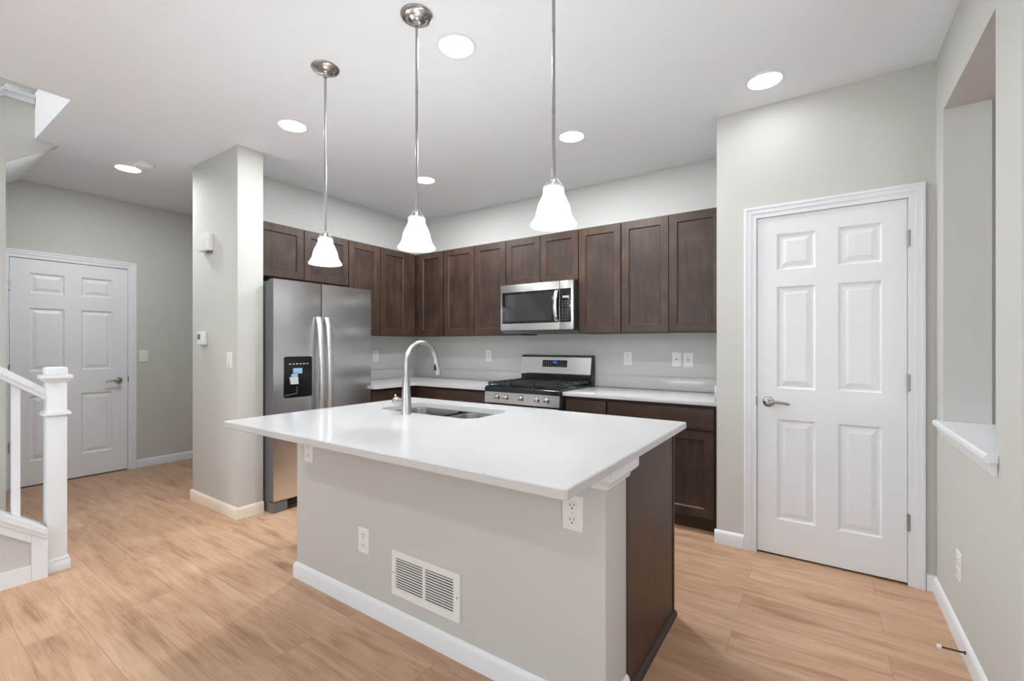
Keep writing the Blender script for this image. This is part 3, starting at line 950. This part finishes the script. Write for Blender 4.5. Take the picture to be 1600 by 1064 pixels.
# five burners and three cast grates
for bx, by, br in ((1.69, -0.53, 0.045), (1.69, -0.24, 0.038), (1.921, -0.385, 0.05), (2.15, -0.53, 0.05), (2.15, -0.24, 0.036)):
    bm = bm_new()
    lathe(bm, [(0.001, 0), (br + 0.012, 0), (br + 0.010, 0.006), (br, 0.008), (br, 0.014), (br - 0.006, 0.018), (0.001, 0.018)], (bx, by, 0.9163), 20)
    obj('burner', bm, 'blackmat', rg)
for gx0, gx1 in ((1.562, 1.800), (1.806, 2.036), (2.042, 2.280)):
    bm = bm_new()
    zt0, zt1 = 0.936, 0.949
    for y in (-0.655, -0.115):
        box(bm, gx0, gx1, y, y + 0.014, zt0 - 0.004, zt1, bev=0.002)
    for x in (gx0, gx1 - 0.014): box(bm, x, x + 0.014, -0.655, -0.101, zt0 - 0.004, zt1, bev=0.002)
    for f in (0.33, 0.66):
        y = -0.655 + 0.554 * f
        box(bm, gx0, gx1, y - 0.006, y + 0.006, zt0, zt1, bev=0.002)
    for f in (0.25, 0.5, 0.75):
        x = gx0 + (gx1 - gx0) * f
        box(bm, x - 0.005, x + 0.005, -0.655, -0.101, zt0, zt1, bev=0.002)
    for x in (gx0 + 0.004, gx1 - 0.016):
        for y in (-0.652, -0.118): box(bm, x, x + 0.012, y, y + 0.012, 0.9163, zt0)
    obj('grate', bm, 'blackmat', rg, label='black cast iron grate')
# backguard
bm = bm_new()
prism(bm, [(-0.025, 0.885), (-0.092, 0.885), (-0.092, 0.995), (-0.025, 0.995)], 'x', GX0 - 0.003, GX1 + 0.003)
bg = obj('backguard', bm, 'enamel', rg, label='black lower backguard')
bm = bm_new()
prism(bm, [(-0.022, 0.996), (-0.108, 0.996), (-0.112, 1.006), (-0.085, 1.158), (-0.074, 1.170), (-0.022, 1.170)], 'x', GX0 - 0.004, GX1 + 0.002)
bp = obj('backguard_panel', bm, 'steelx', rg, label='stainless control panel of the range', ang=25)
bm = bm_new()
prism(bm, [(-0.022, 0.990), (-0.100, 0.990), (-0.080, 1.166), (-0.072, 1.174), (-0.022, 1.174)], 'x', GX1 + 0.0025, GX1 + 0.0055)
box(bm, GX0 - 0.004, GX1 + 0.002, -0.074, -0.022, 1.1705, 1.177)
obj('end_cap', bm, 'blackmat', rg)
fy = lambda z: -0.112 + (z - 1.006) * (0.027 / 0.152)
bm = bm_new()
z0, z1 = 1.066, 1.130
prism(bm, [(fy(z0) + 0.001, z0), (fy(z0) - 0.0016, z0), (fy(z1) - 0.0016, z1), (fy(z1) + 0.001, z1)], 'x', 1.790, 2.052)
obj('control_glass', bm, 'black', bp, label='black glass clock panel')
bm = bm_new()
z0, z1 = 1.098, 1.122
prism(bm, [(fy(z0) - 0.0017, z0), (fy(z0) - 0.0022, z0), (fy(z1) - 0.0022, z1), (fy(z1) - 0.0017, z1)], 'x', 1.901, 1.945)
obj('clock_display', bm, 'blueled', bp, label='glowing blue clock display')
bm = bm_new()
for r_ in range(3):
    for c_ in range(10):
        if 4 <= c_ <= 5 and r_ > 0: continue
        z0 = 1.074 + 0.017 * r_; x = 1.803 + 0.0245 * c_
        prism(bm, [(fy(z0) - 0.0017, z0), (fy(z0) - 0.0020, z0), (fy(z0 + 0.003) - 0.0020, z0 + 0.003), (fy(z0 + 0.003) - 0.0017, z0 + 0.003)], 'x', x, x + 0.009)
obj('panel_marks', bm, 'mark', bp, label='tiny pale touch marks')

# ------------------------------------------------------------------ island
KX0, KX1, KY0, KY1 = 1.615, 3.413, -2.4515, -2.262
isl = thing('kitchen_island', 'grey walled kitchen island with dark brown cabinet end', 'island', (2.5, -2.05, 0))
obj('knee_wall', B(KX0, KX1, KY0, KY1, 0, CT - CTH - 0.002, bev=0.003), 'wall', isl, label='painted grey half wall')
bm = bm_new()
def bb_loop(bm, path):
    n = len(BBP)
    rings = []
    for k, (p, nrm) in enumerate(path):
        rings.append([bm.verts.new((p[0] + nrm[0] * d, p[1] + nrm[1] * d, z)) for d, z in BBP])
    for a, b in zip(rings, rings[1:]):
        for i in range(n): bm.faces.new((a[i], a[(i + 1) % n], b[(i + 1) % n], b[i]))
    bm.faces.new(rings[0]); bm.faces.new(rings[-1])
bb_loop(bm, [((KX0 - 0.0005, KY1), (-1, 0)), ((KX0 - 0.0005, KY0 - 0.0005), (-1, -1)), ((KX1 + 0.0005, KY0 - 0.0005), (1, -1)), ((KX1 + 0.0005, KY1), (1, 0))])
obj('baseboard', bm, 'trim', isl, label='white baseboard')
# corbel trim under the top at the end of the half wall
bm = bm_new()
cz = CT - CTH - 0.002
pr = [(0.0, cz - 0.070), (0.008, cz - 0.070), (0.010, cz - 0.064), (0.012, cz - 0.056), (0.019, cz - 0.047), (0.028, cz - 0.042), (0.031, cz - 0.036), (0.034, cz - 0.034), (0.034, cz)]
for xx, sgn in ((KX1 + 0.0005, 1), (KX0 - 0.0005, -1)):
    bm = bm_new(); rings = []
    e = 0.048
    path = [((xx - sgn * e, KY0 - 0.0005), (0, -1)), ((xx, KY0 - 0.0005), (sgn, -1)), ((xx, KY1), (sgn, 1))]
    for p, nn in path:
        rings.append([bm.verts.new((p[0] + nn[0] * d, p[1] + nn[1] * d, z)) for d, z in pr + [(0.0, cz)]])
    n = len(pr) + 1
    for a, b in zip(rings, rings[1:]):
        for i in range(n): bm.faces.new((a[i], a[(i + 1) % n], b[(i + 1) % n], b[i]))
    bm.faces.new(rings[0]); bm.faces.new(rings[-1])
    obj('corbel_trim', bm, 'trim', isl, label='white moulding under the countertop')
IB = -1.655
bm = bm_new()
box(bm, KX0 + 0.01, 1.83, KY1 + 0.001, IB + 0.0195 - 0.039, 0.105, BZ)
box(bm, 2.575, KX1 - 0.012, KY1 + 0.001, IB - 0.0195, 0.105, BZ)
box(bm, 1.83, 2.575, KY1 + 0.001, IB - 0.0195, 0.105, 0.62)
obj('cabinet_body', bm, 'wooddark', isl)
bm = bm_new()
box(bm, KX1 - 0.0115, KX1 + 0.003, KY1 + 0.002, IB - 0.004, 0.0, BZ)
obj('end_panel', bm, 'woodside', isl, label='dark brown wooden end panel')
obj('end_stile', B(KX1 - 0.0115, KX1 + 0.007, IB - 0.0035, IB + 0.012, 0.0, BZ), 'wooddark', isl)
bm = bm_new()
prism(bm, [(KX1 + 0.0035, 0.0), (KX1 + 0.021, 0.0), (KX1 + 0.019, 0.010), (KX1 + 0.012, 0.019), (KX1 + 0.0035, 0.022)], 'y', KY1 + 0.016, IB + 0.014)
obj('shoe_moulding', bm, 'wooddark', isl, label='dark shoe moulding at the floor')
obj('toe_kick', B(KX0 + 0.02, KX1 - 0.013, KY1 + 0.01, IB - 0.09, 0, 0.1045), 'wooddark', isl)
PN = lambda u, v, d: (u, IB + 0.0005 + d - 0.002, v)
for a, b in ((1.635, 1.835), (1.841, 2.20), (2.206, 2.565), (2.571, 2.985), (2.991, 3.398)):
    cab_door(PN, a, b, 0.112, 0.690, isl)
for a, b in ((1.635, 1.835), (1.841, 2.565), (2.571, 2.985), (2.991, 3.398)):
    p = obj('drawer', B(a, b, IB - 0.0195, IB, 0.700, 0.843, bev=0.002), 'woodx', isl)

# island top with the sink cut-out
IX0, IX1, IY0, IY1 = 1.584, 3.459, -2.8145, -1.569
HX0, HX1_, HY0, HY1 = 1.840, 2.556, -2.100, -1.745
bm = bm_new()
outer = [(IX0 + (IX1 - IX0) / 2 + a, (IY0 + IY1) / 2 + b) for a, b in rrect(IX1 - IX0, IY1 - IY0, 0.012, 4)]
inner = [((HX0 + HX1_) / 2 + a, (HY0 + HY1) / 2 + b) for a, b in rrect(HX1_ - HX0, HY1 - HY0, 0.075, 8)]
ez = 0.003
def ring(pts, z): return [bm.verts.new((p[0], p[1], z)) for p in pts]
def shrink(pts, d):
    cx = (IX0 + IX1) / 2; cy = (IY0 + IY1) / 2
    return [(p[0] - d * (1 if p[0] > cx else -1), p[1] - d * (1 if p[1] > cy else -1)) for p in pts]
ot = ring(shrink(outer, ez), CT); os_ = ring(outer, CT - ez); ob_ = ring(outer, CT - CTH + ez); obt = ring(shrink(outer, ez), CT - CTH)
it = ring(inner, CT); ib_ = ring(inner, CT - CTH)
def bridge(a, b):
    n = len(a)
    for i in range(n): bm.faces.new((a[i], a[(i + 1) % n], b[(i + 1) % n], b[i]))
bridge(ot, os_); bridge(os_, ob_); bridge(ob_, obt); bridge(it, ib_)
for o_, i_ in ((ot, it), (obt, ib_)):
    es = []
    for l in (o_, i_):
        for k in range(len(l)):
            e = bm.edges.get((l[k], l[(k + 1) % len(l)]))
            es.append(e)
    bmesh.ops.triangle_fill(bm, use_beauty=True, use_dissolve=False, edges=es)
tag(obj('countertop', bm, 'quartz', ang=30), 'white quartz island top with overhang and sink cut-out', 'countertop')

# undermount sink with two bowls
sk = thing('kitchen_sink', 'stainless steel undermount double bowl sink in the island top', 'sink', ((HX0 + HX1_) / 2, (HY0 + HY1) / 2, 0.66))
def bowl(x0, x1, depth, r=0.07):
    bm = bm_new()
    cx, cy = (x0 + x1) / 2, (HY0 + HY1) / 2
    w_, h_ = x1 - x0, HY1 - HY0 - 0.004
    rings = []
    for off, z in ((0.018, CT - CTH - 0.0015), (0.0, CT - CTH - 0.0015), (-0.003, CT - CTH - 0.012), (-0.008, CT - depth + 0.04), (-0.016, CT - depth + 0.014), (-0.04, CT - depth), (-0.08, CT - depth - 0.003)):
        rr = max(0.02, r + off)
        rings.append([bm.verts.new((cx + a, cy + b, z)) for a, b in rrect(w_ + 2 * off, h_ + 2 * off, rr, 8)])
    for a, b in zip(rings, rings[1:]):
        n = len(a)
        for i in range(n): bm.faces.new((a[i], a[(i + 1) % n], b[(i + 1) % n], b[i]))
    bm.faces.new(rings[-1])
    g = bmesh.ops.solidify(bm, geom=bm.faces[:], thickness=0.0012)
    return bm
for x0, x1, dpt in ((HX0 + 0.004, 2.215, 0.22), (2.252, HX1_ - 0.004, 0.20)):
    b_ = obj('bowl', bowl(x0, x1, dpt), 'sink', sk, ang=50)
    bm = bm_new()
    lathe(bm, [(0.001, 0), (0.042, 0), (0.044, 0.002), (0.036, 0.004), (0.030, 0.001), (0.001, 0.001)], ((x0 + x1) / 2, (HY0 + HY1) / 2, CT - dpt - 0.001), 24)
    obj('drain', bm, 'chrome', b_)

# faucet
fc = thing('kitchen_faucet', 'tall brushed steel gooseneck faucet beside the island sink', 'faucet', (2.155, -2.155, CT))
fx, fyy = 2.155, -2.155
bm = bm_new()
lathe(bm, [(0.001, 0.0005), (0.0275, 0.0005), (0.0275, 0.004), (0.0265, 0.05), (0.0235, 0.11), (0.0195, 0.165), (0.0165, 0.195), (0.0150, 0.200), (0.001, 0.200)], (fx, fyy, CT), 28)
obj('faucet_body', bm, 'faucet', fc)
bm = bm_new()
pts = [(fx, fyy, CT + 0.2005)]
zs = CT + 0.270; ra = 0.113
pts.append((fx, fyy, zs - 0.02))
for k in range(25):
    a = R(180 - 7.0 * k)
    pts.append((fx, fyy + ra + ra * math.cos(a), zs + ra * math.sin(a)))
tube(bm, pts, 0.0132, 16)
obj('spout', bm, 'faucet', fc)
e = Vector(pts[-1]); dr = (Vector(pts[-1]) - Vector(pts[-2])).normalized()
bm = bm_new()
tube(bm, [e + dr * 0.0005, e + dr * 0.004, e + dr * 0.01, e + dr * 0.06, e + dr * 0.095, e + dr * 0.1], [0.0135, 0.0155, 0.0158, 0.0172, 0.0180, 0.0165], 18)
sh = obj('spray_head', bm, 'faucet', fc)
bm = bm_new()
c0 = e + dr * 0.055
box(bm, fx - 0.0065, fx + 0.0065, c0.y - 0.0225, c0.y - 0.012, c0.z - 0.016, c0.z + 0.018, bev=0.002)
obj('spray_button', bm, 'black', sh, label='black spray button')
bm = bm_new()
lathe(bm, [(0.001, -0.020), (0.0175, -0.020), (0.0180, -0.060), (0.001, -0.060)], (fx, fyy, CT + 0.066), 20, 'x')
lathe(bm, [(0.001, -0.0605), (0.0195, -0.0605), (0.021, -0.064), (0.021, -0.086), (0.018, -0.092), (0.001, -0.092)], (fx, fyy, CT + 0.066), 20, 'x')
tube(bm, [(fx - 0.078, fyy, CT + 0.080), (fx - 0.080, fyy - 0.004, CT + 0.095), (fx - 0.081, fyy - 0.004, CT + 0.102)], [0.006, 0.006, 0.004], 8)
obj('handle', bm, 'faucet', fc)

# ------------------------------------------------------------------ wall plates
def plate_mesh(P, w_, h_):
    bm = bm_new()
    r = rrect(w_, h_, 0.004, 2)
    back = [bm.verts.new(P(a, b, 0.0004)) for a, b in r]
    mid = [bm.verts.new(P(a, b, 0.004)) for a, b in r]
    top = [bm.verts.new(P(a * 0.955, b * 0.972, 0.006)) for a, b in r]
    n = len(r)
    for x, y in ((back, mid), (mid, top)):
        for i in range(n): bm.faces.new((x[i], x[(i + 1) % n], y[(i + 1) % n], y[i]))
    bm.faces.new(back); bm.faces.new(top)
    return bm


LOC = lambda u, v, d: (u, -d, v)          # prototype faces -y, set against the plane y = 0 at its centre


def outlet_proto(label):
    r = thing('wall_outlet', label, 'outlet', (0, 0, 0), 'white electrical outlets')
    obj('cover_plate', plate_mesh(LOC, 0.076, 0.120), 'white', r)
    for dz_ in (0.0245, -0.0245):
        bm = bm_new()
        pts = [(a, b + dz_) for a, b in rrect(0.034, 0.032, 0.012, 4)]
        prism(bm, pts, 'y', -0.0062, -0.0085)
        f = obj('receptacle', bm, 'white', r)
        bm = bm_new()
        box(bm, -0.0085, -0.0062, -0.0090, -0.0086, dz_ - 0.001, dz_ + 0.0085)
        box(bm, 0.0062, 0.0085, -0.0090, -0.0086, dz_ + 0.0, dz_ + 0.0085)
        prism(bm, [(0.0 + 0.0026 * math.cos(R(36 * k)), dz_ - 0.0078 + 0.0030 * math.sin(R(36 * k))) for k in range(10)], 'y', -0.0086, -0.0090)
        obj('slots', bm, 'slot', f)
    bm = bm_new()
    lathe(bm, [(0.0005, -0.0062), (0.003, -0.0062), (0.0025, -0.0072), (0.0005, -0.0074)], (0, 0, 0), 10, 'y')
    obj('screw', bm, 'mark', r)
    return r


def gfci_proto(label, cat='outlet', name='wall_outlet', group='white electrical outlets'):
    r = thing(name, label, cat, (0, 0, 0), group)
    obj('cover_plate', plate_mesh(LOC, 0.076, 0.120), 'white', r)
    bm = bm_new(); box(bm, -0.0165, 0.0165, -0.0085, -0.0062, -0.033, 0.033, bev=0.001)
    f = obj('receptacle', bm, 'white', r)
    bm = bm_new()
    for dz_ in (0.021, -0.021):
        box(bm, -0.0080, -0.0060, -0.0090, -0.0086, dz_ - 0.001, dz_ + 0.0075)
        box(bm, 0.0060, 0.0080, -0.0090, -0.0086, dz_, dz_ + 0.0075)
    box(bm, -0.006, 0.006, -0.0092, -0.0086, 0.002, 0.0075)
    box(bm, -0.006, 0.006, -0.0092, -0.0086, -0.0075, -0.002)
    obj('slots', bm, 'slot', f)
    return r


def switch_proto(label):
    r = thing('light_switch', label, 'switch', (0, 0, 0), 'white light switches')
    obj('cover_plate', plate_mesh(LOC, 0.076, 0.120), 'white', r)
    bm = bm_new()
    prism(bm, [(-0.0062, -0.033), (-0.0075, -0.033), (-0.0095, 0.033), (-0.0062, 0.033)], 'x', -0.0165, 0.0165)
    obj('rocker', bm, 'white', r)
    return r


o1 = outlet_proto('white outlet low on the island wall, left of the air vent')
o1.location = (2.189, KY0, 0.339)
dup(o1, (1.733, KY0, 0.706), 0, 'white outlet under the left end of the island top')
dup(o1, (3.295, KY0, 0.699), 0, 'white outlet under the right end of the island top')
dup(o1, (RX, -1.172, 0.328), R(-90), 'white outlet low on the right wall beneath the ledge')
dup(o1, (0.0, -0.612, 1.155), R(90), 'white outlet on the wall just right of the refrigerator')
dup(o1, (1.076, 0.0, 1.163), 0, 'white outlet on the backsplash wall left of the range')
dup(o1, (2.598, 0.0, 1.154), 0, 'white outlet on the backsplash wall just right of the range')
g1 = gfci_proto('white outlet with test buttons nearest the pantry wall')
g1.location = (3.101, 0.0, 1.152)
# blank jack plate beside it
jp = thing('wall_plate', 'white wall plate with one small dark jack, second from the pantry', 'wall plate', (0, 0, 0))
obj('cover_plate', plate_mesh(LOC, 0.076, 0.120), 'white', jp)
bm = bm_new(); lathe(bm, [(0.0005, -0.0062), (0.0055, -0.0062), (0.005, -0.010), (0.0005, -0.010)], (0, 0, 0), 12, 'y')
obj('jack', bm, 'slot', jp)
jp.location = (3.010, 0.0, 1.156)
s1 = switch_proto('white rocker switch on the hall wall beside the door')
s1.location = (HX, -2.092, 1.157); s1.rotation_euler = (0, 0, R(90))
s2 = dup(s1, (0.356, -2.2367, 1.158), 0, 'white rocker switch with two small buttons on the pillar')
bm = bm_new()
for dx in (-0.008, 0.008): box(bm, dx - 0.005, dx + 0.005, -0.0090, -0.0062, -0.047, -0.039, bev=0.001)
ORIG[s2.name] = Vector((0, 0, 0))
obj('button', bm, 'mark', s2)

# chime box and thermostat on the pillar
ch = thing('door_chime', 'white door chime box high on the grey pillar', 'chime', (-0.03, -2.2367, 2.0))
obj('housing', B(-0.075, 0.090, -2.289, -2.2372, 2.005, 2.140, bev=0.004), 'white', ch)
obj('side_button', B(0.0905, 0.0915, -2.268, -2.260, 2.075, 2.087), 'mark', ch)
obj('mounting_clip', B(0.01, 0.075, -2.258, -2.2372, 1.992, 2.0045), 'greyplastic', ch)
th = thing('thermostat', 'small white thermostat with grey screen on the pillar', 'thermostat', (-0.09, -2.2367, 1.27))
obj('housing', B(-0.130, -0.010, -2.2665, -2.2372, 1.275, 1.378, bev=0.006), 'white', th)
obj('screen', B(-0.117, -0.072, -2.2675, -2.2668, 1.315, 1.358), 'lcd', th, label='small grey screen')
obj('base_plate', B(-0.060, 0.0, -2.2500, -2.2372, 1.266, 1.2745), 'mark', th)

# return air vent on the island
vt = thing('air_vent', 'white louvered return air vent low on the island wall', 'vent', (2.593, KY0, 0.148))
VX0, VX1, VZ0, VZ1 = 2.392, 2.794, 0.150, 0.348
m_ = 0.030
bm = bm_new()
f0, f1 = KY0 - 0.008, KY0 - 0.0006
for a, b, c, d in ((VX0, VX1, VZ0, VZ0 + m_), (VX0, VX1, VZ1 - m_, VZ1), (VX0, VX0 + m_ - 0.004, VZ0 + m_, VZ1 - m_), (VX1 - m_ - 0.004, VX1, VZ0 + m_, VZ1 - m_), (2.586, 2.600, VZ0 + m_, VZ1 - m_)):
    box(bm, a, b, f0, f1, c, d)
obj('frame', bm, 'white', vt)
obj('backing', B(VX0 + 0.01, VX1 - 0.01, KY0 - 0.0016, KY0 - 0.0007, VZ0 + 0.01, VZ1 - 0.01), 'slot', vt, label='dark sheet standing in for the shaded opening behind the slats')  # shade between the slats comes from this dark sheet
for a, b in ((VX0 + m_ - 0.004, 2.586), (2.600, VX1 - m_ - 0.004)):
    for k in range(12):
        z = VZ0 + m_ + 0.0005 + k * 0.01150
        bm = bm_new()
        prism(bm, [(KY0 - 0.0072, z), (KY0 - 0.0078, z + 0.0062), (KY0 - 0.0066, z + 0.0066), (KY0 - 0.0058, z + 0.0004)], 'x', a + 0.0005, b - 0.0005)
        obj('slat', bm, 'white', vt)
bm = bm_new()
for x in (VX0 + 0.012, VX1 - 0.015): lathe(bm, [(0.0005, -0.0082), (0.0035, -0.0082), (0.003, -0.0095), (0.0005, -0.0097)], (x, KY0, 0.249), 10, 'y')
obj('screw', bm, 'greyplastic', vt)

# door stop on the right baseboard
ds = thing('door_stop', 'thin dark door stop with pale tip on the right baseboard', 'door stop', (RX - 0.015, -1.35, 0.045))
bm = bm_new()
tube(bm, [(RX - 0.0145, -1.345, 0.048), (RX - 0.085, -1.345, 0.046)], 0.0035, 8)
lathe(bm, [(0.0005, 0), (0.007, 0), (0.006, -0.005), (0.0005, -0.005)], (RX - 0.0142, -1.345, 0.048), 12, 'x')
obj('rod', bm, plain('dark_bronze', srgb(70, 58, 50), 0.4, 0.7), ds)
bm = bm_new(); tube(bm, [(RX - 0.086, -1.345, 0.046), (RX - 0.100, -1.345, 0.046)], 0.0085, 10)
obj('rubber_tip', bm, 'white', ds, label='pale rubber tip')

# ------------------------------------------------------------------ ceiling fixtures
def recessed(label, loc, power):
    r = thing('recessed_light', label, 'ceiling light', (0, 0, 0), 'recessed ceiling lights')
    bm = bm_new()
    lathe(bm, [(0.083, -0.0005), (0.098, -0.0005), (0.097, -0.004), (0.086, -0.0065), (0.083, -0.004)], (0, 0, 0), 36, closed=True)
    obj('trim_ring', bm, 'trim', r)
    bm = bm_new()
    lathe(bm, [(0.001, -0.001), (0.0825, -0.001), (0.0825, -0.004), (0.05, -0.006), (0.001, -0.0065)], (0, 0, 0), 36)
    obj('lens', bm, 'lamp', r, label='glowing white lens')
    r.location = loc
    return r


spots = [((2.515, -2.161), 'lit recessed light between the middle and right pendants, nearest the camera'),
         ((1.078, -2.168), 'lit recessed light left of the left pendant rod'),
         ((2.544, -0.978), 'lit recessed light just right of the right pendant rod'),
         ((1.090, -0.955), 'lit recessed light seen beside the middle pendant rod, farthest back'),
         ((3.734, -0.981), 'lit recessed light above the pantry door'),
         ((-0.754, -2.529), 'lit recessed light in the hall ceiling beside the smoke detector')]
LPW = [POW['rec']] * 2 + [POW['recb']] * 2 + [POW['recp'], POW['rech']]
r0 = None
for (xy, lab), pw in zip(spots, LPW):
    if r0 is None: r0 = recessed(lab, (xy[0], xy[1], ZC), pw); rr = r0
    else: rr = dup(r0, (xy[0], xy[1], ZC), None, lab)
    l = bpy.data.lights.new('recessed_lamp', 'AREA'); l.shape = 'DISK'; l.size = 0.16; l.energy = pw
    l.color = (0.945, 0.99, 1.0); l.spread = R(180)
    lo = bpy.data.objects.new('recessed_lamp', l); COL.objects.link(lo)
    lo.location = (xy[0], xy[1], ZC - 0.009)

for xy in ((0.75, -4.9), (4.0, -4.9), (0.75, -7.0), (4.0, -7.0), (6.2, -4.9)):
    dup(r0, (xy[0], xy[1], ZC), None, 'lit recessed light in the living room ceiling behind the camera')
    l = bpy.data.lights.new('recessed_lamp', 'AREA'); l.shape = 'DISK'; l.size = 0.16; l.energy = POW['living'] * (1.15 if xy[0] < 2 else 0.55)
    l.color = (0.945, 0.99, 1.0); l.spread = R(180)
    lo = bpy.data.objects.new('recessed_lamp', l); COL.objects.link(lo)
    lo.location = (xy[0], xy[1], ZC - 0.009)

sd = thing('smoke_detector', 'white round smoke detector on the hall ceiling', 'smoke detector', (-0.535, -2.485, ZC))
bm = bm_new()
lathe(bm, [(0.001, -0.0005), (0.072, -0.0005), (0.072, -0.008), (0.001, -0.008)], (-0.535, -2.485, ZC), 32)
obj('base', bm, 'white', sd)
bm = bm_new()
lathe(bm, [(0.001, -0.0085), (0.062, -0.0085), (0.064, -0.012), (0.062, -0.032), (0.050, -0.040), (0.001, -0.041)], (-0.535, -2.485, ZC), 32)
obj('cover', bm, 'white', sd)


def pendant(label, loc):
    r = thing('pendant_light', label, 'pendant light', (0, 0, 0), 'pendant lights over the island')
    bm = bm_new()   # canopy
    lathe(bm, [(0.001, -0.0005), (0.071, -0.0005), (0.072, -0.003), (0.069, -0.010), (0.058, -0.016), (0.046, -0.018), (0.043, -0.021), (0.030, -0.026), (0.014, -0.029), (0.010, -0.036), (0.009, -0.052), (0.001, -0.052)], (0, 0, 0), 36)
    c = obj('canopy', bm, 'nickel', r, ang=60)
    bm = bm_new()
    for s_ in (1, -1): lathe(bm, [(0.0005, -0.0175), (0.006, -0.0175), (0.0055, -0.023), (0.0005, -0.024)], (s_ * 0.030, s_ * 0.030, -0.001), 12)
    obj('canopy_screw', bm, 'chrome', c)
    bm = bm_new()
    tube(bm, [(0, 0, -0.0525), (0, 0, -0.865)], 0.0058, 12)
    for z in (-0.33, -0.62): tube(bm, [(0, 0, z), (0, 0, z - 0.012)], 0.0066, 12)
    obj('rod', bm, 'nickel', r)
    bm = bm_new()  # holder: hub, three arms and ring
    lathe(bm, [(0.001, -0.8655), (0.010, -0.8655), (0.012, -0.870), (0.009, -0.876), (0.008, -0.893), (0.020, -0.8945), (0.034, -0.897), (0.0365, -0.8985), (0.0365, -0.9015), (0.001, -0.9015)], (0, 0, 0), 28)
    for k in range(3):
        a = R(20 + 120 * k); cx, cy = math.cos(a), math.sin(a)
        tube(bm, [(cx * 0.009, cy * 0.009, -0.868), (cx * 0.016, cy * 0.016, -0.872), (cx * 0.022, cy * 0.022, -0.884), (cx * 0.031, cy * 0.031, -0.897)], 0.0028, 8)
        lathe(bm, [(0.0005, -0.8965), (0.0045, -0.8965), (0.004, -0.890), (0.0005, -0.889)], (cx * 0.031, cy * 0.031, 0), 10)
    obj('shade_holder', bm, 'chrome', r)
    bm = bm_new()
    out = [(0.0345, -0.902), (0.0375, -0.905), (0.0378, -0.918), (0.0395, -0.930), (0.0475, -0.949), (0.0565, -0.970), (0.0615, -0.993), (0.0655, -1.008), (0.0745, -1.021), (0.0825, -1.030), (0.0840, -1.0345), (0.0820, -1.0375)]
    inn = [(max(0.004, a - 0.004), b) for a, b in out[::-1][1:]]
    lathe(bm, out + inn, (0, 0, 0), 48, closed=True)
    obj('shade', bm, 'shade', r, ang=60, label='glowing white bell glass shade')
    r.location = loc
    return r


PEND = [((1.826, -2.418), 'leftmost pendant light with bell glass shade over the island'),
        ((2.508, -2.418), 'middle pendant light with bell glass shade over the island'),
        ((3.201, -2.418), 'rightmost pendant light, its canopy above the top of the photo')]
p0 = None
for (x, y), lab in PEND:
    if p0 is None: p0 = pendant(lab, (x, y, ZC))
    else: dup(p0, (x, y, ZC), None, lab)
    l = bpy.data.lights.new('pendant_lamp', 'POINT'); l.energy = POW['pend']; l.color = (0.98, 0.985, 1.0); l.shadow_soft_size = 0.03
    lo = bpy.data.objects.new('pendant_lamp', l); COL.objects.link(lo)
    lo.location = (x, y, ZC - 1.000)
